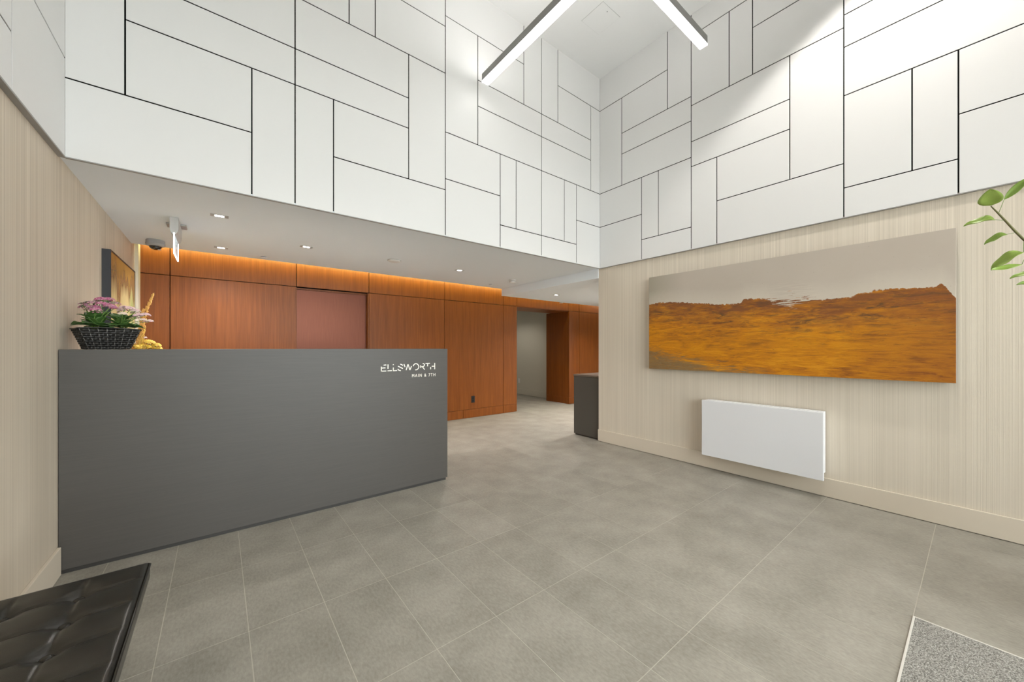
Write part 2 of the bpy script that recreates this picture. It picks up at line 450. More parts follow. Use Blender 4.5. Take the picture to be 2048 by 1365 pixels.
def tube_bm(bm, pts, rad, sides=8, cap=True):
    pts = [Vector(p) for p in pts]; n = len(pts)
    rr = rad if isinstance(rad, (list, tuple)) else [rad] * n
    rings = []
    up = Vector((0, 0, 1)); prev = None
    for i, p in enumerate(pts):
        d = (pts[min(i + 1, n - 1)] - pts[max(i - 1, 0)]).normalized()
        a = d.cross(up if abs(d.z) < 0.95 else Vector((1, 0, 0))).normalized()
        if prev is not None and a.dot(prev) < 0: a = -a
        prev = a
        b = d.cross(a)
        rings.append([bm.verts.new(p + (a * cos(2 * pi * k / sides) + b * sin(2 * pi * k / sides)) * rr[i]) for k in range(sides)])
    for i in range(n - 1):
        for k in range(sides):
            bm.faces.new((rings[i][k], rings[i][(k + 1) % sides], rings[i + 1][(k + 1) % sides], rings[i + 1][k]))
    if cap:
        bm.faces.new(rings[0][::-1]); bm.faces.new(rings[-1])
    return rings

def tube(name, pts, rad, mat, parent=None, sides=8):
    bm = bmesh.new(); tube_bm(bm, pts, rad, sides)
    bmesh.ops.recalc_face_normals(bm, faces=bm.faces)
    return link(name, from_bm(name, bm, True), mat, parent)

def lathe(name, prof, mat, parent=None, loc=(0, 0, 0), seg=32, smooth=True):
    bm = bmesh.new(); rings = []
    for r, z in prof:
        rings.append([bm.verts.new((r * cos(2 * pi * k / seg), r * sin(2 * pi * k / seg), z)) for k in range(seg)])
    for a, b in zip(rings, rings[1:]):
        for k in range(seg):
            bm.faces.new((a[k], a[(k + 1) % seg], b[(k + 1) % seg], b[k]))
    bm.faces.new(rings[0][::-1]); bm.faces.new(rings[-1])
    bmesh.ops.remove_doubles(bm, verts=bm.verts, dist=1e-6)
    bmesh.ops.recalc_face_normals(bm, faces=bm.faces)
    o = link(name, from_bm(name, bm, False), mat, parent, loc)
    if smooth:
        o.data.polygons.foreach_set('use_smooth', [len(p.vertices) == 4 for p in o.data.polygons])
    return o

_cache = {}
def slab(name, w, d, h, mat, parent, loc, bev=0.0):
    """shared-mesh box, origin at its minimum corner"""
    key = (name, round(w, 4), round(d, 4), round(h, 4), mat)
    if key not in _cache:
        bm = bmesh.new(); bm_box(bm, 0, w, 0, d, 0, h); bevel_all(bm, bev)
        me = from_bm(name, bm); me.materials.append(M[mat]); _cache[key] = me
    pl = Vector(parent.location) if parent is not None else Vector((0, 0, 0))
    return link(name, _cache[key], None, parent, Vector(loc) - pl)

# ------------------------------------------------------------------ key dimensions (metres)
XL, XR = -0.685, 3.967            # left / right wall faces
XLP, XRP = -0.660, 3.947          # faces of the raised white panelling
YF = 3.115                        # fascia over the desk
YW = 5.585                        # cherry wall
YB = -2.45                        # glazed entrance wall behind the camera
ZS, ZC = 2.29, 4.79               # low / high ceiling
ZL = 2.165                        # dropped ceiling over the side hall
YS = 5.29                         # rear edge of low ceiling (cove gap behind it)
XE, YE = 7.6, 9.0                 # ends of side hall / corridor
PX0, PX1 = 4.548, 6.016           # portal in cherry wall

# ------------------------------------------------------------------ floor
MAT = (0.104, 2.512, YB, 0.190)   # inset entrance carpet
floor = struct(boxes('floor', [(XL - .1, MAT[0], YB - .1, 3.16, -0.12, -0.0007), (MAT[1], XR + .1, YB - .1, 3.16, -0.12, -0.0007), (MAT[0], MAT[1], MAT[3], 3.16, -0.12, -0.0007), (MAT[0], MAT[1], YB - .1, MAT[3], -0.12, -0.003),
                               (XL - .1, XE + .1, 3.16, YW, -0.12, -0.0007),
                               (PX0 - .2, 6.45, YW, YE + .1, -0.12, -0.0007)], 'grout'))
G = 0.0016
regions = [(XL, XR, YB, 3.15), (XL, XE, 3.15, YW + .03), (PX0 - .02, 6.32, YW + .03, YE)]
DXT, DYT, OX, OY = 0.3007, 0.5972, 0.1040, 0.1905
rear = []      # tiles behind the camera
for i in range(-3, 26):
    for j in range(-5, 16):
        a0, a1 = OX + i * DXT, OX + (i + 1) * DXT
        b0, b1 = OY + j * DYT, OY + (j + 1) * DYT
        for rg in regions:
            c0, c1 = max(a0, rg[0]), min(a1, rg[1]); d0, d1 = max(b0, rg[2]), min(b1, rg[3])
            if c1 - c0 < 0.02 or d1 - d0 < 0.02: continue
            if c0 >= MAT[0] - .01 and c1 <= MAT[1] + .01 and d1 <= MAT[3] + .01: continue
            g0 = G if c0 == a0 else 0; g1 = G if c1 == a1 else 0
            h0 = G if d0 == b0 else 0; h1 = G if d1 == b1 else 0
            if j < -1:
                rear.append((c0 + g0, c1 - g1, d0 + h0, d1 - h1, -0.0105, 0.0)); continue
            slab('tile', c1 - c0 - g0 - g1, d1 - d0 - h0 - h1, 0.0105, 'tile', floor, (c0 + g0, d0 + h0, -0.0105), 0.0)

boxes('rear_tiles', rear, 'tile', floor)['kind'] = 'stuff'

# inset entrance carpet with metal edge
mt = thing('entrance_mat', ((MAT[0] + MAT[1]) / 2, -1.1, 0), 'speckled grey inset entrance carpet with pale metal edging in the tiled floor', 'carpet')
box('carpet', MAT[0] + .012, MAT[1] - .006, MAT[2], MAT[3] - .006, -0.003, 0.0015, 'carpet', mt)
box('edge_strip', MAT[1] - .006, MAT[1] + .001, MAT[2], MAT[3] + .001, -0.003, 0.003, 'mat_edge', mt)
box('edge_strip', MAT[0] + .006, MAT[1] - .006, MAT[3] - .006, MAT[3] + .001, -0.003, 0.003, 'mat_edge', mt)
box('edge_strip', MAT[0] + .004, MAT[0] + .012, MAT[2], MAT[3] - .006, -0.003, 0.003, 'mat_edge', mt)

# ------------------------------------------------------------------ walls
wl = struct(boxes('wall_left', [(XL - .15, XL, YB, YF + .1, 0, ZS), (XL - .15, XL, YF + .1, YW + .2, 0, 2.62), (XL - .15, XL, YB, YF + .1, ZS, ZC)], 'paper_left'))
wr = struct(boxes('wall_right', [(XR, XR + .16, YB, 3.15, 0, ZS), (XR, XR + .16, YB, YF + .08, ZS, ZC)], 'paper_right'))
struct(box('baseboard_right', XR - .014, XR, YB, 3.152, 0.004, 0.156, 'beige_paint', bev=0.002))
struct(box('baseboard_left', XL, XL + .015, YB, 3.100, 0.004, 0.156, 'beige_paint', bev=0.002))
struct(box('trim_1', XL, XL + .028, 5.46, YW, 0, ZS + .05, 'cream_trim'))
struct(boxes('wall_hall_front', [(XR + .16, XE + .1, 3.0, 3.15, 0, ZS)], 'beige_paint'))
struct(boxes('wall_hall_end', [(XE, XE + .1, 3.15, 3.35, 0, ZS), (XE, XE + .1, 4.30, YW + .1, 0, ZS), (XE, XE + .1, 3.35, 4.30, 0, 0.10), (XE, XE + .1, 3.35, 4.30, 2.12, ZS)], 'beige_paint'))
win2 = struct(boxes('added_window', [(XE + .03, XE + .07, 3.35, 4.30, 0.10, 0.16), (XE + .03, XE + .07, 3.35, 4.30, 2.06, 2.12)] + [(XE + .03, XE + .07, y - .025, y + .025, 0.16, 2.06) for y in (3.375, 4.275)], 'black_steel'))  # guessed window, added to throw cool daylight on the dropped ceiling
for ya, yb_ in ((3.40, 4.25),):
    box('pane', XE + .045, XE + .055, ya, yb_, 0.16, 2.06, 'glass', win2)

# white panelling: two alternating 1.23 m modules and their mirror images
MW = 1.23
MOD_A = [(0, .26, 2.29, 3.17), (.26, 1.23, 2.29, 2.725), (.26, .87, 2.725, 3.17), (0, .87, 3.17, 3.435), (0, .87, 3.435, 3.82),
         (.87, 1.23, 2.725, 3.82), (0, .375, 3.82, 4.56), (.375, .58, 3.82, 4.56), (.58, 1.23, 3.82, 4.26), (.58, 1.23, 4.26, 4.56), (0, 1.23, 4.56, 4.79)]
MOD_B = [(0, .64, 2.29, 2.83), (0, .64, 2.83, 3.27), (.64, 1.23, 2.29, 2.527), (.64, .855, 2.527, 3.27), (.855, 1.23, 2.527, 3.27),
         (0, .363, 3.27, 4.363), (.363, 1.23, 3.27, 3.66), (.363, 1.23, 3.66, 3.92), (.363, .965, 3.92, 4.363), (.965, 1.23, 3.92, 4.79), (0, .965, 4.363, 4.79)]
mirror = lambda m: [(MW - b, MW - a, c, d) for a, b, c, d in m]
GP = 0.0040; TP = 0.0045
def place_panels(parent, lay, lo, hi, start, sgn, plane):
    """lay: list of modules from 'start' in direction sgn along the wall; plane: fn(s0,s1,z0,z1) placing one panel"""
    for k, mod in enumerate(lay):
        for a, b, z0, z1 in mod:
            s0, s1 = start + sgn * (k * MW + a), start + sgn * (k * MW + b)
            if k == 0 and a == 0 and sgn < 0: s0 = max(s0, hi)     # run on into the corner
            if s0 > s1: s0, s1 = s1, s0
            e0, e1 = max(s0, lo), min(s1, hi)
            if e1 - e0 < 0.02: continue
            g0 = GP if e0 == s0 and e0 > lo else 0.0
            g1 = GP if e1 == s1 and e1 < hi else 0.0
            plane(e0 + g0, e1 - g1, z0 + (GP if z0 > ZS + .01 else 0), z1 - (GP if z1 < ZC - .01 else 0))
A, B, A_, B_ = MOD_A, MOD_B, mirror(MOD_A), mirror(MOD_B)
fas = struct(box('wall_fascia', XL, XR + .02, YF + TP, YF + .10, ZS + .012, ZC, 'joint_dark'))
place_panels(fas, [A_, A, B, B_], XLP, XRP, 0.44 - MW, 1,
             lambda a, b, c, d: slab('panel', b - a, TP, d - c, 'white_panel', fas, (a, YF, c), 0.001))
upr = struct(box('wall_upper_right', XRP + TP, XR, YB, YF + TP, ZS + .012, ZC, 'joint_dark'))
place_panels(upr, [B, A, B_, A_, A], YB + .3, YF, 3.14, -1,
             lambda a, b, c, d: slab('panel', TP, b - a, d - c, 'white_panel', upr, (XRP, a, c), 0.001))
upl = struct(box('wall_upper_left', XL, XLP - TP, YB, YF + TP, ZS + .012, ZC, 'joint_dark'))
place_panels(upl, [B, A, B_, A_, A], YB + .3, YF, 3.09, -1,
             lambda a, b, c, d: slab('panel', TP, b - a, d - c, 'white_panel', upl, (XLP - TP, a, c), 0.001))
struct(box('trim_2', XLP, XRP, YF - .002, YF + .016, ZS - .006, ZS - .0005, 'trim_grey'))
struct(box('trim_3', XRP - .002, XR, YB, YF, ZS - .006, ZS - .0005, 'trim_grey'))
struct(box('trim_4', XL, XLP + .002, YB, YF, ZS - .009, ZS - .0005, 'trim_grey'))

# ceilings
ceil = struct(box('ceiling', XL - .15, XR + .16, YB - .1, YF + .2, ZC, ZC + .12, 'ceiling_paint'))
low = struct(box('ceiling_low', XL, XRP + .008, YF + .006, YS, ZS, ZS + .10, 'soffit_paint'))
struct(box('ceiling_cove', XL - .1, XE + .1, YF + .12, YW + .2, 2.62, 2.72, 'soffit_paint'))
hallc = struct(boxes('ceiling_hall', [(XRP + .008, XE + .1, 3.15, YS, ZL, 2.60)], 'soffit_paint'))
led = thing('cove_light_strip', (1.6, 5.45, 2.36), 'warm light strip hidden in the cove above the wood wall', 'light strip')
box('led_strip', XL + .03, XE - .05, 5.452, 5.464, 2.375, 2.400, 'cove_led', led)
box('mounting_channel', XL + .03, XE - .05, 5.446, 5.452, 2.350, 2.62, 'alu', led)

# ceiling access hatch
ah = thing('access_hatch', (3.232, 2.538, ZC), 'flush square white access hatch in the high ceiling', 'hatch')
box('frame', 3.0862, 3.3778, 2.3942, 2.6818, ZC - .0015, ZC + .001, 'alu', ah)
box('door_leaf', 3.088, 3.376, 2.396, 2.680, ZC - .003, ZC + .001, 'ceiling_paint', ah)
lathe('lock', [(0.006, -0.005), (0.006, 0.0)], 'alu', ah, (-.02, -.10, -.001), 12)

# glazed entrance wall behind the camera
wf = struct(boxes('wall_front', [(XL - .15, XR + .16, YB - .1, YB, 3.05, ZC), (XL - .15, XL + .1, YB - .1, YB, 0, 3.05), (XR - .1, XR + .16, YB - .1, YB, 0, 3.05)], 'white_panel'))
win = struct(boxes('window_1', [(XL + .1, XR - .1, YB - .08, YB - .02, 0.0, 0.09), (XL + .1, XR - .1, YB - .08, YB - .02, 2.99, 3.05), (XL + .1, XR - .1, YB - .08, YB - .02, 2.2, 2.26)] +
                   [(x - .03, x + .03, YB - .08, YB - .02, 0.09, 2.99) for x in (XL + .13, 0.3, 1.3, 2.3, 3.2, XR - .13)], 'black_steel'))
xs = (XL + .13, 0.3, 1.3, 2.3, 3.2, XR - .13)
for x0, x1 in zip(xs, xs[1:]):
    box('pane', x0 + .03, x1 - .03, YB - .055, YB - .045, 0.09, 2.20, 'glass', win)
    box('pane', x0 + .03, x1 - .03, YB - .055, YB - .045, 2.26, 2.99, 'glass', win)
struct(boxes('ground', [(-14, 18, -24, YB - .1, -0.2, -0.02), (7.72, 18, YB - .1, 14, -0.2, -0.02)], plain('pavement', (0.55, 0.54, 0.52), 0.9)))

# ------------------------------------------------------------------ cherry wall
wb = struct(boxes('wall_back', [(XL - .1, 0.80, YW + .022, YW + .14, 0, 2.62), (1.742, PX0 - .02, YW + .022, YW + .14, 0, 2.62), (0.80, 1.742, YW + .022, YW + .09, 2.045, 2.62),
                                (0.80, 1.742, YW + .09, YW + .14, 0, 2.62),
                                (PX0 - .02, PX1 + .02, YW + .022, YW + .14, 2.09, 2.62), (PX1 + .02, XE + .1, YW + .022, YW + .14, 0, 2.62)], 'joint_dark'))
GW = 0.0036
def wpanel(x0, x1, z0, z1, gl=True):
    slab('panel', x1 - x0 - 2 * GW, 0.020, z1 - z0 - (GW if z0 < .01 else 2 * GW), 'wood', wb, (x0 + GW, YW, z0 + (0.004 if z0 < .01 else GW)), 0.0012)
cols = [(-0.667, -0.422), (-0.422, 0.805), (1.737, 2.977), (2.977, 4.219), (4.219, PX0), (PX1, 6.352), (6.352, 7.585)]
for x0, x1 in cols:
    wpanel(x0, x1, 0.150, 2.045); 
    wpanel(x0, x1, 2.045, 2.60 if x1 < 4.3 else 2.60)
for x0, x1 in ((0.805, 1.737), (PX0, PX1)):
    wpanel(x0, x1, 2.045, 2.60)
for x0, x1 in ((-0.667, -0.422), (-0.422, 0.805), (1.737, 2.3), (2.3, 3.346), (3.346, 4.219), (4.219, PX0), (PX1, 6.352), (6.352, 7.585)):
    wpanel(x0, x1, 0.0, 0.150)
# elevator door in its recess
ed = struct(box('door_1', 0.812, 1.722, YW + .078, YW + .090, 0.01, 2.020, 'bronze', bev=0.002))
box('jamb', 1.722, 1.737, YW + .004, YW + .090, 0.0, 2.041, 'wood', ed)
box('jamb', 0.805, 0.812, YW + .030, YW + .090, 0.0, 2.041, 'wood', ed)
box('head', 0.812, 1.722, YW + .060, YW + .090, 2.020, 2.041, 'wood', ed)
# portal lining
pt = struct(boxes('door_2', [(PX0 - .012, PX1 + .012, YW + .02, 6.17, 2.035, 2.09)], 'wood'))
box('jamb', PX1, PX1 + .02, YW + .02, 6.300, 0.004, 2.035, 'wood', pt, 0.001)
box('skirting', PX1 - .003, PX1, YW + .03, 6.295, 0.004, 0.146, 'wood', pt)
box('jamb', PX0 - .02, PX0, YW + .02, 6.300, 0.004, 2.035, 'wood', pt, 0.001)
# corridor
XC = 6.31
struct(boxes('wall_corridor_right', [(XC, XC + .1, 6.28, YE, 0, 2.4), (PX1 + .02, XC, 6.24, 6.30, 0, 2.4)], 'corridor_paint'))
struct(boxes('wall_corridor_left', [(PX0 - .12, PX0 - .02, YW + .14, YE, 0, 2.4)], 'corridor_paint'))
struct(boxes('wall_corridor_end', [(PX0 - .12, XC + .1, YE, YE + .1, 0, 2.4)], 'corridor_paint'))
struct(boxes('ceiling_corridor', [(PX0 - .12, XC + .1, YW + .14, YE + .1, 2.34, 2.44)], 'soffit_paint'))
struct(box('baseboard_corridor', XC - .014, XC, 6.30, YE, 0.004, 0.150, 'corridor_paint', bev=0.002))

# ------------------------------------------------------------------ recessed lights
def spot(name, loc, watts, angle, blend, col, parent=None, size=0.04):
    l = bpy.data.lights.new(name, 'SPOT'); l.energy = watts; l.spot_size = radians(angle); l.spot_blend = blend
    l.color = col; l.shadow_soft_size = size
    o = bpy.data.objects.new(name, l); COL.objects.link(o)
    o.location = loc
    if parent is not None: o.parent = parent
    return o

def downlight(x, y, z, label, watts, w=0.115, d=0.06, round_=False, group='recessed downlights in the low ceiling', angle=130, col=(1.0, 0.96, 0.90)):
    t = thing('downlight', (x, y, z), label, 'downlight', group)
    if round_:
        lathe('trim_ring', [(0.045, 0.0), (0.045, -0.004), (0.062, -0.005), (0.062, 0.0)], 'white_plastic', t, (0, 0, 0), 32)
        lathe('lens', [(0.001, -0.0015), (0.044, -0.0015), (0.044, 0.0), (0.001, 0.0)], 'down_lens', t, (0, 0, 0), 24)
    else:
        bm = bmesh.new()
        bm_box(bm, -w / 2, -w * .26, -d / 2, d / 2, -.003, 0); bm_box(bm, w * .26, w / 2, -d / 2, d / 2, -.003, 0)
        bm_box(bm, -w * .26, w * .26, -d / 2, -d * .36, -.003, 0); bm_box(bm, -w * .26, w * .26, d * .36, d / 2, -.003, 0)
        link('trim_plate', from_bm('trim_plate', bm), 'grey_plastic', t)
        bm = bmesh.new(); bm_box(bm, -w * .26, w * .26, -d * .36, d * .36, -.0022, 0)
        link('lens', from_bm('lens', bm), 'down_lens', t)
    spot('lamp', (0, 0, -0.012), watts, angle, 1.0, col, t)
    return t
downlight(0.006, 3.755, ZS, 'recessed downlight in the low ceiling nearest the white fascia', P_LOW * 1.4, angle=84)
downlight(0.021, 4.94, ZS, 'recessed downlight near the wood wall just right of the exit sign', P_LOW * 1.1, angle=150)
downlight(0.717, 4.346, ZS, 'recessed downlight left of the round ceiling disc', P_LOW * 2.4, angle=112)
downlight(2.559, 4.376, ZS, 'recessed downlight between the round ceiling disc and the smoke detector', P_LOW * 1.0)
downlight(4.63, 4.60, ZL, 'recessed downlight in the dropped ceiling before the portal', P_LOW * 1.1)

def high_downlight(x, y, label, watts, angle=104, blend=0.25):
    t = thing('high_downlight', (x, y, ZC), label, 'downlight', 'recessed spots in the high ceiling')
    lathe('trim_ring', [(0.060, 0.0), (0.060, -0.004), (0.085, -0.006), (0.085, 0.0)], 'white_plastic', t, (0, 0, 0), 32)
    lathe('lens', [(0.001, -0.0015), (0.059, -0.0015), (0.059, 0.0), (0.001, 0.0)], 'down_lens', t, (0, 0, 0), 24)
    spot('lamp', (0, 0, -0.015), watts, angle, blend, (1.0, 0.965, 0.91), t, 0.05)
high_downlight(3.17, 0.25, 'round recessed spot in the high ceiling beside the right wall', P_HIGH * 1.5)
high_downlight(0.55, 0.25, 'added unseen spot in the high ceiling beside the left wall', P_HIGH * 0.35)  # guessed lamp out of view, added to light the room
high_downlight(1.70, -1.3, 'added unseen spot in the high ceiling before the entrance glazing', P_HIGH * 0.3)  # also guessed and out of view, added as a light source
# corridor ceiling light
ct = thing('corridor_downlight', (5.35, 7.4, 2.34), 'round recessed downlight in the corridor beyond the portal', 'downlight')
lathe('trim_ring', [(0.045, 0.0), (0.045, -0.004), (0.062, -0.005), (0.062, 0.0)], 'white_plastic', ct, (0, 0, 0), 32)
lathe('lens', [(0.001, -0.0015), (0.044, -0.0015), (0.044, 0.0), (0.001, 0.0)], 'down_lens', ct, (0, 0, 0), 24)
spot('lamp', (0, 0, -0.012), 26, 140, 0.6, (1.0, 0.93, 0.82), ct)
# lamps added out of view in the side hall, brightening its ceiling by bounce
downlight(6.35, 4.60, ZL, 'added unseen downlight in the dropped ceiling at the far end of the side hall', P_LOW * 1.6)
downlight(5.20, 3.80, ZL, 'added unseen downlight above the low counter in the side hall', P_LOW * 2.0)

# ------------------------------------------------------------------ linear pendants
def pendant(name, x0, x1, y0, y1, z0, z1, cables, label):
    t = thing(name, ((x0 + x1) / 2, (y0 + y1) / 2, z0), label, 'pendant light', 'linear pendant lights')
    bx, by, bz = t.location
    lx, ly = (x1 - x0) > (y1 - y0), (y1 - y0) > (x1 - x0)
    box('housing', x0, x1, y0, y1, z0 + .012, z1, 'lamp_body', t, 0.0015)
    e = 0.0
    box('lens', x0 + e, x1 - e, y0 + e, y1 - e, z0, z0 + .012, 'lamp_lens', t)
    box('added_up_lens', x0 + .008, x1 - .008, y0 + .008, y1 - .008, z1 - .001, z1 + .002, 'added_up_glow', t)  # glowing top added to brighten the high ceiling
    for cx, cy in cables:
        c = tube('cable', [(cx - bx, cy - by, z1 - bz), (cx - bx, cy - by, ZC - bz)], 0.0012, 'alu', t, 6)
        lathe('canopy', [(0.025, -0.02), (0.025, 0.0)], 'lamp_body', c, (cx - bx, cy - by, ZC - bz), 20)
pendant('linear_pendant', 1.988, 2.062, 1.56, 2.978, 3.80, 3.880, [(2.025, 1.70)], 'long linear pendant light pointing at the panelled fascia')
pendant('linear_pendant', 1.85, 3.240, 1.428, 1.492, 3.80, 3.880, [(2.15, 1.46), (1.95, 1.46)], 'linear pendant light pointing at the right panelled wall')

# ------------------------------------------------------------------ small ceiling devices
def disc(x, y, z, label, prof, name, cat, mat='white_plastic'):
    t = thing(name, (x, y, z), label, cat)
    lathe('body', prof, mat, t, (0, 0, 0), 36)
    return t
sp = disc(1.655, 4.366, ZS, 'white domed round disc in the middle of the low ceiling', [(0.072, 0), (0.074, -0.006), (0.066, -0.014), (0.045, -0.020), (0.001, -0.022)], 'ceiling_disc', 'detector')
lathe('base_ring', [(0.080, 0), (0.080, -0.004), (0.074, -0.005)], 'grey_plastic', sp, (0, 0, 0), 36)
sm = disc(3.579, 4.50, ZS, 'small white smoke detector near the step to the dropped ceiling', [(0.050, 0), (0.052, -0.012), (0.048, -0.014), (0.046, -0.020), (0.050, -0.022), (0.048, -0.036), (0.040, -0.044), (0.001, -0.046)], 'smoke_detector', 'detector')
lathe('sensor_slot', [(0.0475, -0.021), (0.0475, -0.014), (0.044, -0.014)], 'black_plastic', sm, (0, 0, 0), 24)
for x, y, z, l in ((0.407, 5.13, ZS, 'flat sprinkler cover in the low ceiling above the desk back'), (3.54, 5.04, ZS, 'flat sprinkler cover in the low ceiling beside the smoke detector'), (5.48, 5.30, ZL, 'flat sprinkler cover in the dropped ceiling above the portal')):
    t = disc(x, y, z, l, [(0.036, -0.006), (0.040, -0.008), (0.040, -0.010), (0.001, -0.011)], 'sprinkler_cover', 'sprinkler', 'soffit_paint')
    t['group'] = 'sprinkler covers'
    lathe('cup', [(0.028, 0), (0.028, -0.007)], 'black_plastic', t, (0, 0, 0), 24)

# security dome camera
sc_ = thing('dome_camera', (-0.483, 5.0, ZS), 'grey ceiling dome camera with black bubble beside the exit sign', 'camera')
lathe('body', [(0.066, 0.0), (0.070, -0.006), (0.070, -0.030), (0.072, -0.032), (0.072, -0.038), (0.068, -0.054), (0.050, -0.060)], 'grey_plastic', sc_, (0, 0, 0), 40)
dm = lathe('dome', [(0.0475 * cos(a), -0.057 - 0.038 * sin(a)) for a in [k * pi / 2 / 9 for k in range(10)]], 'dome_glass', sc_, (0, 0, 0), 36)
lathe('lens_ring', [(0.012, 0), (0.012, -0.006), (0.006, -0.007)], 'grey_plastic', dm, (0.030, -0.022, -0.087), 18)

# exit sign: housing along y, edge-lit glass pane hanging below
ex = thing('exit_sign', (-0.28, 4.2, ZS), 'edge-lit glass exit sign hanging from the low ceiling near the left wall', 'exit sign')
box('ceiling_plate', -0.345, -0.215, 4.215, 4.345, ZS - .012, ZS, 'grey_plastic', ex, 0.003)
bm = bmesh.new()
prof = [(-0.026, 0.0), (-0.026, -0.085)] + [(0.026 * -cos(a), -0.085 - 0.05 * sin(a)) for a in [k * pi / 10 for k in range(1, 10)]] + [(0.026, -0.085), (0.026, 0.0)]
f0 = [bm.verts.new((x, -0.185, z - .002)) for x, z in prof]; f1 = [bm.verts.new((x, 0.18, z - .002)) for x, z in prof]
bm.faces.new(f0); bm.faces.new(f1[::-1])
for k in range(len(prof)): bm.faces.new((f0[k], f1[k], f1[(k + 1) % len(prof)], f0[(k + 1) % len(prof)]))
bmesh.ops.recalc_face_normals(bm, faces=bm.faces)
link('housing', from_bm('housing', bm), 'light_grey_plastic', ex)
pane = box('pane', -0.2825, -0.2775, 4.015, 4.385, 2.003, 2.158, plain('sign_pane', (0.62, 0.72, 0.76), 0.15, emit=(0.8, 0.92, 1.0), es=0.35), ex)
for nm, a in (('lit_edge', (-0.284, -0.276, 4.010, 4.016, 1.999, 2.162)), ('lit_edge', (-0.284, -0.276, 4.384, 4.390, 1.999, 2.162)),
              ('lit_edge', (-0.284, -0.276, 4.016, 4.384, 1.999, 2.005)), ('lit_edge', (-0.284, -0.276, 4.016, 4.384, 2.156, 2.162))):
    box(nm, *a, 'sign_glow', ex)
# running figure and doorway on the pane (both sides)
for sx in (-0.2832, -0.2768):
    bm = bmesh.new()
    def bar(p, q, w=0.008):
        p = Vector((0, *p)); q = Vector((0, *q)); d = (q - p).normalized(); n_ = Vector((0, -d.z, d.y)) * w
        vs = [bm.verts.new(v) for v in (p + n_, q + n_, q - n_, p - n_)]; bm.faces.new(vs)
    cy, cz = -0.02, 2.08 - ZS
    bar((cy, cz + .02), (cy + .012, cz - .015), 0.009); bar((cy + .012, cz - .015), (cy - .02, cz - .03)); bar((cy - .02, cz - .03), (cy - .03, cz - .05), .006)
    bar((cy + .012, cz - .015), (cy + .035, cz - .025)); bar((cy + .035, cz - .025), (cy + .03, cz - .055), .006); bar((cy, cz + .02), (cy - .03, cz + .008), .006); bar((cy, cz + .02), (cy + .03, cz + .012), .006)
    bar((cy - .012, cz + .042), (cy + .006, cz + .042), .008)
    bar((cy + .07, cz - .055), (cy + .07, cz + .055), .006); bar((cy + .12, cz - .055), (cy + .12, cz + .055), .006); bar((cy + .07, cz + .055), (cy + .12, cz + .055), .006)
    link('pictogram', from_bm('pictogram', bm), 'sign_mark', pane, (sx + 0.28, 0, 0))

# ------------------------------------------------------------------ reception desk
dk = thing('reception_desk', (0.5, 3.45, 0), 'long grey laminate reception desk under the white fascia', 'desk')
DX0, DX1, DY, DZ = XL + .003, 1.688, 3.108, 1.230
box('front_panel', DX0, DX1, DY, DY + .030, 0.024, DZ, 'desk', dk, 0.0012)
box('counter_top', DX0, DX1, DY + .030, 3.50, DZ - .035, DZ, 'desk', dk, 0.0012)
box('end_panel', DX1 - .035, DX1, DY + .030, 4.0, 0.024, DZ - .035, 'desk', dk, 0.0012)
box('kick_plate', DX0, DX1 - .012, DY + .012, DY + .028, 0.0, 0.024, 'desk_dark', dk)
box('work_surface', DX0, DX1 - .036, DY + .031, 4.0, 0.715, 0.745, 'white_plastic', dk, 0.001)  # out of sight; made white to bounce light up onto the low ceiling
box('back_leg', DX0 + .05, DX0 + .09, 3.9, 3.97, 0.0, 0.715, 'desk_dark', dk)
box('end_foot', DX1 - .030, DX1 - .006, 3.2, 3.95, 0.0, 0.024, 'desk_dark', dk)

# lettering: cut-stroke name and small address line, on the front panel
K0, ZK = 1.064, 1.0
def LX(u): return 1.064 + 0.498 * ((u - 280) / 1390.0) * (1 + 0.06 * ((u - 280) / 1390.0 - 1))
def LZ(u, v):
    f = (u - 280) / 1390.0
    top = 235 + (205 - 235) * f; bot = 415 + (368 - 415) * f
    return 1.043 + 0.057 * (bot - v) / (bot - top)
strokes = [[(290, 292), (290, 415)], [(283, 411), (412, 408)], [(290, 330), (392, 325)], [(348, 253), (412, 248)],
           [(457, 235), (455, 350)], [(445, 405), (552, 400)], [(588, 231), (588, 252)], [(588, 318), (588, 404)], [(580, 405), (682, 397)],
           [(765, 232), (800, 240), (828, 268)], [(708, 284), (770, 315), (830, 347)], [(700, 355), (728, 390), (778, 404)],
           [(858, 230), (884, 308)], [(912, 388), (930, 330), (957, 238), (963, 238), (985, 310), (1005, 383), (1011, 383), (1030, 335), (1050, 285)],
           [(1095, 285), (1108, 250), (1135, 226), (1165, 219), (1200, 230), (1226, 258), (1240, 300), (1228, 340), (1200, 370), (1175, 382), (1148, 383)],
           [(1340, 218), (1372, 225), (1387, 250), (1378, 280), (1350, 297), (1300, 301)], [(1285, 263), (1285, 332)], [(1310, 300), (1340, 312), (1390, 378)],
           [(1413, 219), (1527, 213)], [(1470, 215), (1466, 292)], [(1655, 203), (1655, 370)], [(1578, 291), (1655, 288)], [(1548, 308), (1548, 370)]]
letters = [4, 2, 3, 3, 2, 1, 3, 2, 3]     # strokes per letter of E L L S W O R T H
si = 0
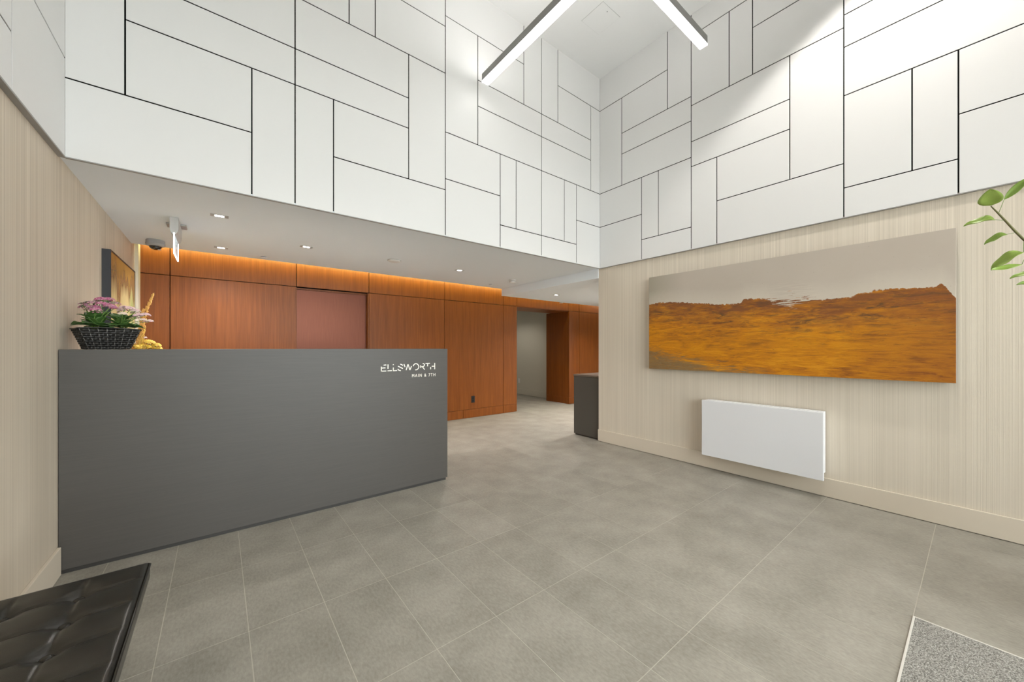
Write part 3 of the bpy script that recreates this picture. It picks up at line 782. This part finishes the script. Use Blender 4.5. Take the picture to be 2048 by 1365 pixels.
for cnt in letters:
    letter = None
    for st in strokes[si:si + cnt]:
        bm = bmesh.new()
        P = [Vector((LX(u), 0, LZ(u, v))) for u, v in st]
        w = 0.0037
        rows = []
        for i, p in enumerate(P):
            d = (P[min(i + 1, len(P) - 1)] - P[max(i - 1, 0)]).normalized(); n_ = Vector((-d.z, 0, d.x)) * w
            rows.append([bm.verts.new(x) for x in (p + n_, p - n_, p - n_ + Vector((0, .0016, 0)), p + n_ + Vector((0, .0016, 0)))])
        for A0, B0 in zip(rows, rows[1:]):
            for k in range(4): bm.faces.new((A0[k], B0[k], B0[(k + 1) % 4], A0[(k + 1) % 4]))
        bm.faces.new(rows[0]); bm.faces.new(rows[-1][::-1])
        bmesh.ops.recalc_face_normals(bm, faces=bm.faces)
        if letter is None:
            letter = link('letter', from_bm('letter', bm), 'lettering', dk, Vector((0, DY - .0016, 0)) - dk.location)
        else:
            link('stroke', from_bm('stroke', bm), 'lettering', letter)
    si += cnt
cu = bpy.data.curves.new('address', 'FONT'); cu.body = 'MAIN & 7TH'; cu.size = 0.040; cu.extrude = 0.0008; cu.space_character = 1.35; cu.space_word = 1.1
to = bpy.data.objects.new('address', cu); COL.objects.link(to)
bpy.context.view_layer.update()
me = bpy.data.meshes.new_from_object(to.evaluated_get(bpy.context.evaluated_depsgraph_get()))
bpy.data.objects.remove(to, do_unlink=True)
xs_ = [v.co.x for v in me.vertices]; ys_ = [v.co.y for v in me.vertices]
x0, x1, y0, y1 = min(xs_), max(xs_), min(ys_), max(ys_)
for v in me.vertices:
    v.co = Vector((1.337 + (v.co.x - x0) / (x1 - x0) * 0.225, -v.co.z, 0.979 + (v.co.y - y0) / (y1 - y0) * 0.028))
me.materials.clear()
o = link('address_lettering', me, 'lettering', dk, Vector((0, DY - .0009, 0)) - dk.location)
o['label'] = 'small white lettering MAIN & 7TH'; o['kind'] = 'stuff'

# ------------------------------------------------------------------ side cabinet behind the right wall
cb = thing('hall_counter', (4.3, 3.4, 0), 'dark grey low counter in the side hall past the right wall end', 'counter')
box('body', 3.992, 4.62, 3.155, 3.612, 0.02, 0.832, 'cabinet_grey', cb, 0.0015)
box('top', 3.988, 4.64, 3.155, 3.620, 0.835, 0.862, 'cabinet_top', cb, 0.0015)
box('plinth', 4.01, 4.61, 3.16, 3.60, 0.0, 0.02, 'desk_dark', cb)

# ------------------------------------------------------------------ wall heater
ht = thing('wall_heater', (3.9, 1.265, 0.16), 'flat white panel heater on the right wall below the orange painting', 'heater')
bm = bmesh.new(); bm_box(bm, -0.07, -0.045, -0.481, 0.481, 0.0, 0.553); bevel_all(bm, 0.004, 2)
link('front_cover', from_bm('front_cover', bm), 'white_steel', ht)
bm = bmesh.new(); bm_box(bm, -0.045, 0.05, -0.470, 0.470, 0.045, 0.552); bevel_all(bm, 0.002)
link('casing', from_bm('casing', bm), 'white_steel', ht)
bm = bmesh.new(); bm_box(bm, -0.02, 0.04, -0.44, 0.44, 0.549, 0.5545)
link('outlet_grille', from_bm('outlet_grille', bm), 'white_steel', ht)
for s in (-0.3, 0.3):
    bm = bmesh.new(); bm_box(bm, 0.05, 0.067, s - .03, s + .03, 0.1, 0.45)
    link('wall_bracket', from_bm('wall_bracket', bm), 'alu', ht)

# ------------------------------------------------------------------ large painting
pn = thing('landscape_painting', (3.93, 1.235, 1.0), 'wide unframed painting of orange earth under a taupe sky', 'painting')
bm = bmesh.new(); bm_box(bm, 0, 0.004, -2.273, 0, 0, 1.05); bevel_all(bm, 0.001)
link('canvas', from_bm('canvas', bm), 'painting', pn, Vector((3.898, 2.372, 1.0)) - pn.location)
box('stretcher', 3.902, 3.950, 0.100, 2.371, 1.001, 2.049, plain('canvas_side', (0.34, 0.33, 0.31), 0.8), pn)
for y in (0.6, 1.87):
    box('wall_batten', 3.950, XR - .0015, y - .15, y + .15, 1.75, 1.80, 'black_frame', pn)

# framed print on left wall
pf = thing('framed_print', (-0.66, 4.6, 0.9), 'glossy abstract print in deep black frame on left wall behind the flower basket', 'picture')
YA, YZ, ZA, ZB = 4.074, 5.12, 0.93, 1.984
xa, xb = XL, -0.637
box('frame_side', xa, xb, YA, YA + .012, ZA, ZB, 'black_frame', pf)
box('frame_side', xa, xb, YZ - .012, YZ, ZA, ZB, 'black_frame', pf)
box('frame_rail', xa, xb, YA + .012, YZ - .012, ZB - .012, ZB, 'black_frame', pf)
box('frame_rail', xa, xb, YA + .012, YZ - .012, ZA, ZA + .012, 'black_frame', pf)
bm = bmesh.new(); bm_box(bm, 0, 0.004, 0, YZ - YA - .024, 0, ZB - ZA - .024)
link('print', from_bm('print', bm), 'print', pf, Vector((xb - .006, YA + .012, ZA + .012)) - pf.location)
box('backing', xa, xb - .008, YA + .012, YZ - .012, ZA + .012, ZB - .012, 'black_frame', pf)

# ------------------------------------------------------------------ outlets
def outlet(loc, mat, label, axis):
    t = thing('wall_outlet', loc, label, 'outlet', 'wall outlets')
    ins = 'black_steel' if mat == 'black_plastic' else 'white_plastic'
    for nm, w, h, t0, t1, dz, mm in (('cover_plate', .072, .116, 0.0, .005, 0, mat), ('socket', .034, .028, .005, .0075, .022, ins), ('socket', .034, .028, .005, .0075, -.022, ins)):
        bm = bmesh.new()
        if axis == 'y': bm_box(bm, -w / 2, w / 2, -t1, -t0, dz - h / 2, dz + h / 2)
        else: bm_box(bm, -t1, -t0, -w / 2, w / 2, dz - h / 2, dz + h / 2)
        bevel_all(bm, 0.001)
        so = link(nm, from_bm(nm, bm), mm, t)
        if nm == 'socket':
            bm = bmesh.new()
            for dx in (-.007, .007):
                if axis == 'y': bm_box(bm, dx - .0012, dx + .0012, -t1 - .0006, -t1, dz - .006, dz + .006)
                else: bm_box(bm, -t1 - .0006, -t1, dx - .0012, dx + .0012, dz - .006, dz + .006)
            link('slots', from_bm('slots', bm), 'black_plastic', so)
outlet((3.541, YW, 0.325), 'black_plastic', 'black power outlet low on the wood wall', 'y')
outlet((XC, 7.66, 0.36), 'white_plastic', 'white power outlet low on the beige corridor wall', 'x')

# ------------------------------------------------------------------ tufted bench
bn = thing('tufted_bench', (-0.435, 1.1, 0), 'black tufted leather bench against the left wall', 'bench')
BX0, BX1, BY0, BY1, BT, BH = -0.664, -0.207, 0.16, 1.985, 0.420, 0.062
sx_ = [-0.364, -0.519]; sy_ = [BY1 - 0.125 - 0.149 * k for k in range(12)]
NX, NY = 76, 300
def cush(x, y):
    z = BT
    ex = min(x - BX0, BX1 - x); ey = min(y - BY0, BY1 - y); e = min(ex, ey)
    r = 0.018
    if e < r: z -= r - math.sqrt(max(0, r * r - (r - e) ** 2))
    dxs = min(abs(x - s) for s in sx_); dys = min(abs(y - s) for s in sy_)
    fade = min(1, max(0, (e - 0.008) / 0.05))
    z -= 0.006 * math.exp(-(dxs / 0.005) ** 2) * fade * 0.8 + 0.010 * math.exp(-(dxs / 0.03) ** 2) * fade * 0.22
    z -= 0.007 * math.exp(-(dys / 0.005) ** 2) * fade * 0.9 + 0.010 * math.exp(-(dys / 0.03) ** 2) * fade * 0.28
    dd = math.hypot(dxs, dys)
    z -= 0.017 * math.exp(-(dd / 0.026) ** 2)
    # soft creases running out of each button
    z += 0.0015 * sin(40 * x + 23 * y) * math.exp(-(dd / 0.06) ** 2)
    return z
def warp(t):   # denser rows near the ends
    return t
bm = bmesh.new()
gx = sorted(set([round(BX0 + (BX1 - BX0) * i / NX, 5) for i in range(NX + 1)]))
gy = [BY0 + (BY1 - BY0) * j / NY for j in range(NY + 1)]
ox, oy = bn.location.x, bn.location.y
V = [[bm.verts.new((x - ox, y - oy, cush(x, y))) for y in gy] for x in gx]
for i in range(len(gx) - 1):
    for j in range(NY):
        bm.faces.new((V[i][j], V[i + 1][j], V[i + 1][j + 1], V[i][j + 1]))
loop = [V[i][0] for i in range(len(gx))] + [V[-1][j] for j in range(1, NY + 1)] + [V[i][NY] for i in range(len(gx) - 2, -1, -1)] + [V[0][j] for j in range(NY - 1, 0, -1)]
low_ = [bm.verts.new((v.co.x, v.co.y, BT - BH)) for v in loop]
for k in range(len(loop)):
    k2 = (k + 1) % len(loop)
    bm.faces.new((loop[k], low_[k], low_[k2], loop[k2]))
bm.faces.new(low_[::-1])
bmesh.ops.recalc_face_normals(bm, faces=bm.faces)
link('cushion', from_bm('cushion', bm, True), 'leather', bn)
# piping along the visible top edges
r_ = 0.0035
pz = BT - .012
tube('piping', [(BX1 + .001 - ox, BY0 - oy, pz), (BX1 + .001 - ox, BY1 - .004 - oy, pz), (BX1 - .004 - ox, BY1 + .001 - oy, pz), (BX0 - ox, BY1 + .001 - oy, pz)], r_, 'leather', bn)
bmb = None
for x in sx_:
    for y in sy_:
        zb = cush(x, y) + 0.012
        if bmb is None:
            b0 = lathe('button', [(0.014, -0.006), (0.014, 0.001), (0.0115, 0.005), (0.007, 0.007), (0.001, 0.0075)], 'leather', bn, (x - ox, y - oy, zb), 20); bmb = b0.data
        else:
            link('button', bmb, None, bn, (x - ox, y - oy, zb))
box('base_frame', BX0 + .02, BX1 - .06, BY0 + .03, BY1 - .03, BT - BH - .04, BT - BH, 'black_steel', bn)
for x in (BX0 + .06, BX1 - .12):
    for y in (BY0 + .1, BY1 - .12):
        box('leg', x - .018, x + .018, y - .018, y + .018, 0, BT - BH - .04, 'black_steel', bn)

# ------------------------------------------------------------------ leaves and flowers
def leaf_mesh(name, L, W, curl=0.3, cup=0.25, wave=0.0, seed=0, tip=0.8, nu=8, nv=6, thick=0.0009):
    rr = random.Random(seed)
    bm = bmesh.new(); rows = []
    ph = rr.random() * 6
    for i in range(nu + 1):
        t = i / nu
        w = W * (sin(pi * (t ** tip)) ** 0.75 if 0 < t < 1 else 0.02) * 0.5
        ang = curl * t
        cx = L * (sin(ang) / curl if abs(curl) > 1e-3 else t); cz = -L * ((1 - cos(ang)) / curl if abs(curl) > 1e-3 else 0)
        row = []
        for j in range(nv + 1):
            s = -1 + 2 * j / nv
            z = cz + cup * w * (abs(s) ** 1.5) + wave * W * 0.12 * sin(ph + 9 * t) * abs(s)
            row.append(bm.verts.new((cx, s * w, z)))
        rows.append(row)
    for i in range(nu):
        for j in range(nv):
            bm.faces.new((rows[i][j], rows[i + 1][j], rows[i + 1][j + 1], rows[i][j + 1]))
    # thickness
    geom = list(bm.faces)
    bm.normal_update()
    vs = {v: bm.verts.new(v.co - v.normal * thick) for v in list(bm.verts)}
    for f in geom: bm.faces.new([vs[v] for v in reversed(f.verts)])
    edge = [e for e in bm.edges if len(e.link_faces) == 1 and all(v in vs for v in e.verts)]
    for e in edge:
        a, b = e.verts
        try: bm.faces.new((a, b, vs[b], vs[a]))
        except ValueError: pass
    bmesh.ops.recalc_face_normals(bm, faces=bm.faces)
    me = from_bm(name, bm, True)
    for p in me.polygons:
        if p.area < thick * L * 0.3: p.use_smooth = False
    return me

def aim(dirv, roll=0.0):
    d = Vector(dirv).normalized()
    q = d.to_track_quat('X', 'Z')
    return (q.to_matrix() @ Matrix.Rotation(roll, 3, 'X')).to_euler()

def floret_bm(bm, p, nrm, r, petals=4, mi=0, rnd=R):
    q = Vector(nrm).normalized().to_track_quat('Z', 'Y').to_matrix()
    a0 = rnd.random() * 6
    for k in range(petals):
        a = a0 + 2 * pi * k / petals
        d = Vector((cos(a), sin(a), 0)); t = Vector((-sin(a), cos(a), 0))
        pts = [Vector((0, 0, 0)), d * r * .6 + t * r * .38 + Vector((0, 0, r * .12)), d * r + Vector((0, 0, r * .06)), d * r * .6 - t * r * .38 + Vector((0, 0, r * .12))]
        low = [x - Vector((0, 0, r * .16)) for x in pts]
        f = [bm.verts.new(Vector(p) + q @ x) for x in pts]; g = [bm.verts.new(Vector(p) + q @ x) for x in low]
        fs = [bm.faces.new(f), bm.faces.new(g[::-1])] + [bm.faces.new((f[i], g[i], g[(i + 1) % 4], f[(i + 1) % 4])) for i in range(4)]
        for x in fs: x.material_index = mi
    c = Vector(p) + q @ Vector((0, 0, r * .12))
    vs = [bm.verts.new(c + q @ Vector((r * .18 * cos(k * pi / 2), r * .18 * sin(k * pi / 2), 0))) for k in range(4)] + [bm.verts.new(c + q @ Vector((0, 0, r * .2)))]
    for k in range(4):
        f = bm.faces.new((vs[k], vs[(k + 1) % 4], vs[4])); f.material_index = 3

def cluster(name, parent, centre, rx, rz, n, mats, fr, seed):
    rr = random.Random(seed); bm = bmesh.new()
    ctr = Vector(centre)
    for k in range(n):
        a = rr.random() * 2 * pi; t = math.sqrt(rr.random())
        ph = t * 1.25
        nrm = Vector((sin(ph) * cos(a), sin(ph) * sin(a), cos(ph)))
        p = Vector((nrm.x * rx, nrm.y * rx, nrm.z * rz - rz * 0.4))
        floret_bm(bm, p, nrm + Vector((0, -0.25, 0.15)), fr * rr.uniform(.75, 1.15), 4, rr.choice((0, 0, 1, 2)), rr)
    bmesh.ops.recalc_face_normals(bm, faces=bm.faces)
    me = from_bm(name, bm)
    for m in mats: me.materials.append(M[m])
    o = link(name, me, None, parent, ctr - Vector(parent.location))
    o['kind'] = 'stuff'
    return o

# wicker basket
BC = Vector((-0.527, 3.268, DZ)); PHI = radians(22)
bk = thing('wicker_basket', BC, 'black woven rectangular basket on the reception desk', 'basket', rz=PHI)
HB = 0.122; W0, D0, W1, D1 = 0.092, 0.056, 0.130, 0.080
def rrect(w, d, t, r=0.02):
    """point at parameter t (0..1) on a rounded rectangle; returns (x, y, nx, ny)"""
    w2, d2 = w - r, d - r
    segs = [(2 * w2, 0), (pi / 2 * r, 1), (2 * d2, 0), (pi / 2 * r, 1)] * 2
    segs = [('l', 2 * w2), ('a', pi / 2 * r), ('l', 2 * d2), ('a', pi / 2 * r), ('l', 2 * w2), ('a', pi / 2 * r), ('l', 2 * d2), ('a', pi / 2 * r)]
    tot = sum(s[1] for s in segs); s = (t % 1.0) * tot
    starts = [(-w2, -d), (w2, -d2), (w, -d2), (w2, d2), (w2, d), (-w2, d2), (-w, d2), (-w2, -d2)]
    dirs = [(1, 0), -pi / 2, (0, 1), 0.0, (-1, 0), pi / 2, (0, -1), pi]
    for (k, l), st, dr in zip(segs, starts, dirs):
        if s <= l:
            if k == 'l':
                return st[0] + dr[0] * s, st[1] + dr[1] * s, dr[1], -dr[0]
            a = dr + s / r
            return st[0] + r * cos(a), st[1] + r * sin(a), cos(a), sin(a)
        s -= l
    return starts[0][0], starts[0][1], 0, -1
NST = 44; ROWS = 9
for row in range(ROWS):
    f = (row + .5) / ROWS; z = 0.004 + f * (HB - .008); w = W0 + (W1 - W0) * f; d = D0 + (D1 - D0) * f
    N = NST * 4; bm = bmesh.new(); rings = []
    for k in range(N):
        t = k / N
        x, y, nx, ny = rrect(w, d, t)
        off = 0.0028 * cos(pi * (t * NST) + pi * row)
        hh = HB / ROWS * 0.50
        ring = []
        for (a, b) in ((-0.0016, -hh), (0.0012, -hh * .8), (0.0022, 0), (0.0012, hh * .8), (-0.0016, hh)):
            ring.append(bm.verts.new((x + nx * (off + a), y + ny * (off + a), z + b)))
        rings.append(ring)
    for k in range(N):
        A_r, B_r = rings[k], rings[(k + 1) % N]
        for i in range(4): bm.faces.new((A_r[i], B_r[i], B_r[i + 1], A_r[i + 1]))
        bm.faces.new((A_r[4], B_r[4], B_r[0], A_r[0]))
    bmesh.ops.recalc_face_normals(bm, faces=bm.faces)
    link('strand', from_bm('strand', bm, True), 'wicker', bk)
for k in range(NST):
    t = k / NST
    x0, y0, a, b = rrect(W0, D0, t); x1, y1, c, d = rrect(W1, D1, t)
    tube('stake', [(x0 + a * .001, y0 + b * .001, 0.001), (x1 + c * .001, y1 + d * .001, HB)], 0.0011, 'wicker_stake' if k % 2 else 'wicker', bk, 5)
N = 120; bm = bmesh.new(); rings = []
for k in range(N + 1):
    x, y, nx, ny = rrect(W1 + .003, D1 + .003, k / N)
    rings.append((x, y, HB + 0.004 * sin(2 * pi * k / N * 2) + .001))
tube_bm(bm, rings, 0.0042, 7, False)
link('rim', from_bm('rim', bm, True), 'wicker', bk)
bm = bmesh.new(); bm_box(bm, -W0 + .008, W0 - .008, -D0 + .006, D0 - .006, 0.001, 0.008)
link('basket_floor', from_bm('basket_floor', bm), 'wicker', bk)
bm = bmesh.new(); bm_box(bm, -W1 + .02, W1 - .02, -D1 + .016, D1 - .016, HB - .035, HB - .02)
link('soil', from_bm('soil', bm), 'soil', bk)

def bpos(x, y, z):   # basket-local to world
    return Vector((BC.x + x * cos(PHI) - y * sin(PHI), BC.y + x * sin(PHI) + y * cos(PHI), BC.z + z))

LEAF_VARS = [leaf_mesh('broad_leaf', 0.072, 0.055, 0.7, 0.25, 0.5, 1), leaf_mesh('broad_leaf', 0.060, 0.048, 1.0, 0.3, 0.6, 2), leaf_mesh('broad_leaf', 0.050, 0.036, 0.4, 0.2, 0.4, 3)]
for me in LEAF_VARS: me.materials.append(M['leaf_dark'])

def kalanchoe(name, base, label, leaves, clusters, mats, seed):
    rr = random.Random(seed)
    base = Vector(base)
    t = thing(name, base, label, 'plant', 'potted flowers in the basket')
    for k in range(leaves):
        a = 2 * pi * k / leaves + rr.uniform(-.2, .2)
        tier = k % 3
        el = (0.30, 0.75, 1.15)[tier] + rr.uniform(-.1, .15)
        o_ = Vector((cos(a) * 0.008, sin(a) * 0.006, 0.034 + tier * 0.014))
        me = LEAF_VARS[(k + tier) % 3]
        lf = link('leaf', me, None, t, o_, aim((cos(a) * cos(el), sin(a) * cos(el) * .8, sin(el)), rr.uniform(-.4, .4)))
        s = rr.uniform(1.05, 1.5); lf.scale = (s, s, s)
    for k, (x, y, z, rx, n) in enumerate(clusters):
        c = Vector((x, y, z))
        bot = base + Vector((rr.uniform(-.012, .012), rr.uniform(-.01, .01), 0.02))
        mid = bot.lerp(c, 0.55) + Vector((0, 0, 0.012))
        tube('flower_stem', [bot - base, mid - base, c - base + Vector((0, 0, -.004))], [0.0024, 0.002, 0.0014], 'stem_green', t, 6)
        if k % 2 == 0:
            c2 = c + Vector((rr.uniform(-.022, .022), rr.uniform(-.02, .02), -0.016))
            cluster('bud_cluster', t, c2, rx * 0.95, rx * 0.8, int(n * 0.9), BUD, 0.0045, seed * 57 + k)
        cluster('flower_cluster', t, c, rx * 1.12, rx * 0.85, int(n * 1.7), mats[k % len(mats)], 0.0062, seed * 31 + k)
    return t
BUD = ['petal_dusty', 'leaf_dark', 'stem_green', 'petal_cream']
PK = ['petal_pink', 'petal_mauve', 'petal_dusty', 'petal_cream']
DU = ['petal_dusty', 'petal_mauve', 'leaf_dark', 'petal_cream']
PA = ['petal_pale', 'petal_pale', 'petal_cream', 'petal_yellow']
CR = ['petal_cream', 'petal_pale', 'petal_cream', 'petal_yellow']
pb = bpos(-0.052, -0.004, HB - .02)
kalanchoe('pink_kalanchoe', pb, 'flowering plant with dark pink clusters at left of the basket', 21,
          [(-0.612, 3.25, 1.478, .026, 30), (-0.590, 3.23, 1.500, .026, 34), (-0.575, 3.25, 1.478, .028, 36), (-0.548, 3.26, 1.528, .028, 40), (-0.520, 3.26, 1.530, .026, 36),
           (-0.537, 3.22, 1.497, .028, 40), (-0.562, 3.20, 1.462, .024, 36), (-0.505, 3.21, 1.487, .026, 40), (-0.492, 3.25, 1.508, .024, 34), (-0.490, 3.21, 1.477, .020, 28), (-0.622, 3.26, 1.495, .018, 18), (-0.565, 3.28, 1.515, .024, 26)],
          [DU, DU, PK, PK, PK, PK, PK, PK, DU, PK, DU, DU], 5)
pb2 = bpos(0.058, 0.0, HB - .02)
kalanchoe('pale_kalanchoe', pb2, 'flowering plant with pale pink clusters at right of the basket', 21,
          [(-0.450, 3.24, 1.484, .024, 36), (-0.428, 3.25, 1.482, .024, 36), (-0.405, 3.26, 1.470, .022, 32), (-0.450, 3.19, 1.443, .020, 30), (-0.390, 3.23, 1.440, .022, 36),
           (-0.362, 3.26, 1.447, .024, 38), (-0.367, 3.22, 1.414, .015, 20), (-0.340, 3.25, 1.408, .018, 28), (-0.466, 3.26, 1.470, .018, 22)],
          [PA, PA, PA, CR, PA, PA, CR, CR, PA], 9)

# yellow arrangement in a pot on the lower work surface behind the counter
yb = Vector((-0.385, 3.60, 0.7465))
yt = thing('yellow_flower_pot', yb, 'yellow flowers with tall straw-coloured plumes beside the woven basket', 'flowers')
lathe('pot', [(0.060, 0.0), (0.075, 0.14), (0.080, 0.15), (0.080, 0.165), (0.072, 0.165)], 'pot', yt, (0, 0, 0), 32)
lathe('soil', [(0.071, 0.150), (0.001, 0.152)], 'soil', yt, (0, 0, 0), 24)
M['petal_ochre'] = plain('petal_ochre', (0.50, 0.30, 0.03), 0.6)
YL = ['petal_yellow', 'petal_ochre', 'plume_yellow', 'petal_ochre']
k3 = 3.60 / 3.55
for i, (x, z, r) in enumerate([(-0.437, 1.244, .026), (-0.409, 1.250, .030), (-0.384, 1.280, .030), (-0.366, 1.275, .028), (-0.339, 1.258, .026), (-0.330, 1.236, .022), (-0.405, 1.238, .026), (-0.363, 1.240, .026), (-0.425, 1.265, .020), (-0.385, 1.245, .028)]):
    c = Vector((x * k3, 3.60 + (i % 3 - 1) * .02, EYE + (z - EYE) * k3))
    tube('flower_stem', [Vector((0, 0, .15)), (c - yb) * .5 + Vector((0, 0, .1)), c - yb], 0.002, 'stem_green', yt, 6)
    cluster('flower_head', yt, c, r, r * 0.9, 60, YL, 0.0085, 100 + i)
cluster('pink_floret', yt, Vector((-0.392 * k3, 3.60, EYE + (1.31 - EYE) * k3)), .010, .008, 10, PA, 0.006, 131)
def plume(pts, r0, n, seed, mat):
    rr = random.Random(seed); bm = bmesh.new(); P = [Vector(p) - yb for p in pts]
    for k in range(n):
        t = k / n; s = t * (len(P) - 1); i = min(int(s), len(P) - 2); c = P[i].lerp(P[i + 1], s - i)
        r = r0 * (1 - 0.75 * t); a = rr.random() * 2 * pi
        c = c + Vector((cos(a), sin(a), 0)) * r * rr.uniform(.2, 1.0)
        q = Matrix.Rotation(rr.uniform(-.5, .5), 3, 'X') @ Matrix.Rotation(rr.uniform(-.5, .5), 3, 'Y')
        h = rr.uniform(.007, .012); w = h * .36
        vs = [bm.verts.new(c + q @ Vector(v)) for v in ((w, 0, 0), (0, w, 0), (-w, 0, 0), (0, -w, 0), (0, 0, h), (0, 0, -h * .6))]
        for x, y in ((0, 1), (1, 2), (2, 3), (3, 0)):
            bm.faces.new((vs[x], vs[y], vs[4])); bm.faces.new((vs[y], vs[x], vs[5]))
    tube_bm(bm, P, 0.0015, 5)
    o = link('plume', from_bm('plume', bm), mat, yt); o['kind'] = 'stuff'
fy = lambda x, z: (x * k3, 3.60, EYE + (z - EYE) * k3)
plume([fy(-0.436, 1.25), fy(-0.405, 1.36), fy(-0.388, 1.50), fy(-0.369, 1.555), fy(-0.352, 1.612)], .017, 300, 3, 'plume')
plume([fy(-0.45, 1.22), fy(-0.425, 1.33), fy(-0.408, 1.43), fy(-0.403, 1.505)], .019, 240, 4, 'plume')
plume([fy(-0.43, 1.22), fy(-0.408, 1.30), fy(-0.396, 1.38)], .018, 180, 6, 'plume_yellow')

# ------------------------------------------------------------------ potted tree beside the entrance mat, one branch reaching into view
tr = thing('potted_tree', (3.05, -0.75, 0), 'green leafy tree branch reaching in beside the right wall', 'tree')
tb = tr.location
lathe('planter', [(0.16, 0.0), (0.20, 0.42), (0.21, 0.44), (0.21, 0.46), (0.185, 0.46)], 'pot', tr, (0, 0, 0), 40)
lathe('soil', [(0.184, 0.43), (0.001, 0.435)], 'soil', tr, (0, 0, 0), 28)
w2l = lambda p: Vector(p) - tb
tube('trunk', [w2l(p) for p in ((3.05, -.75, .42), (3.03, -.74, .8), (2.98, -.70, 1.1), (2.95, -.66, 1.5), (2.93, -.62, 1.95), (2.92, -.63, 2.3))], [.024, .021, .019, .016, .012, .006], 'bark', tr, 10)
tube('branch', [w2l(p) for p in ((2.98, -.70, 1.1), (2.80, -.42, 1.36), (2.66, -.22, 1.545), (2.60, -.113, 1.685), (2.60, -.091, 1.727), (2.60, -.066, 1.778), (2.60, -.044, 1.822), (2.60, -.030, 1.848))],
     [.010, .008, .006, .0042, .0040, .0036, .0028, .0018], 'bark', tr, 8)
TL = [leaf_mesh('tree_leaf', 1.0, 0.62, 0.35, 0.25, 0.35, 21, 0.9, 10, 6, .012), leaf_mesh('tree_leaf', 1.0, 0.46, 0.5, 0.7, 0.9, 22, 0.85, 12, 6, .012), leaf_mesh('tree_leaf', 1.0, 0.30, -0.35, 0.5, 0.3, 23, 1.0, 10, 6, .012), leaf_mesh('tree_leaf', 1.0, 0.98, 0.35, 0.15, 0.45, 24, 0.72, 10, 6, .012)]
for me in TL: me.materials.append(M['leaf_tree'])
def facing(d, nrm):
    x = Vector(d).normalized(); z = Vector(nrm); z = (z - x * z.dot(x)).normalized(); y = z.cross(x)
    return Matrix((x, y, z)).transposed().to_euler()
def tleaf(attach, base, tip, var, roll, nrm=None):
    a, b, t_ = Vector(attach), Vector(base), Vector(tip)
    if (b - a).length > .004: tube('petiole', [w2l(a), w2l(a.lerp(b, .5)), w2l(b)], .0009, 'stem_green', tr, 6)
    L = (t_ - b).length
    o = link('leaf', TL[var], None, tr, w2l(b), facing(t_ - b, nrm) if nrm else aim(t_ - b, roll)); o.scale = (L, L, L)
tleaf((2.6, -.030, 1.848), (2.6, -.031, 1.850), (2.57, -.026, 1.914), 3, 0, (-1, .15, .1))
tleaf((2.6, -.066, 1.778), (2.59, -.041, 1.785), (2.575, .044, 1.795), 1, 0, (-.62, .1, .75))
tleaf((2.6, -.095, 1.720), (2.59, -.072, 1.716), (2.58, -.008, 1.695), 1, 0, (-.75, .1, .6))
tleaf((2.6, -.113, 1.685), (2.6, -.112, 1.634), (2.585, -.022, 1.586), 1, 0, (-.75, .3, .55))
tleaf((2.61, -.13, 1.66), (2.6, -.108, 1.584), (2.585, -.028, 1.562), 2, 0, (-.8, .2, .5))
tleaf((2.6, -.050, 1.812), (2.6, -.064, 1.866), (2.6, -.122, 1.937), 2, 0, (-.8, -.4, .3))
tleaf((2.63, -.1665, 1.615), (2.62, -.150, 1.545), (2.60, -.078, 1.546), 1, 0, (-.5, .1, .8))
tleaf((2.66, -.22, 1.545), (2.64, -.165, 1.500), (2.61, -.100, 1.517), 1, 0, (-.6, .1, .7))
for k in range(26):   # the rest of the crown, beyond the edge of the frame
    a = R.uniform(0, 2 * pi); z = R.uniform(1.35, 2.35); c = Vector((2.94, -.64, z))
    d = Vector((cos(a), sin(a), R.uniform(-.1, .4)))
    b = c + d * R.uniform(.06, .16)
    tleaf(c, b, b + d.normalized() * R.uniform(.09, .13), R.choice((0, 1, 2)), R.uniform(-.6, .6))
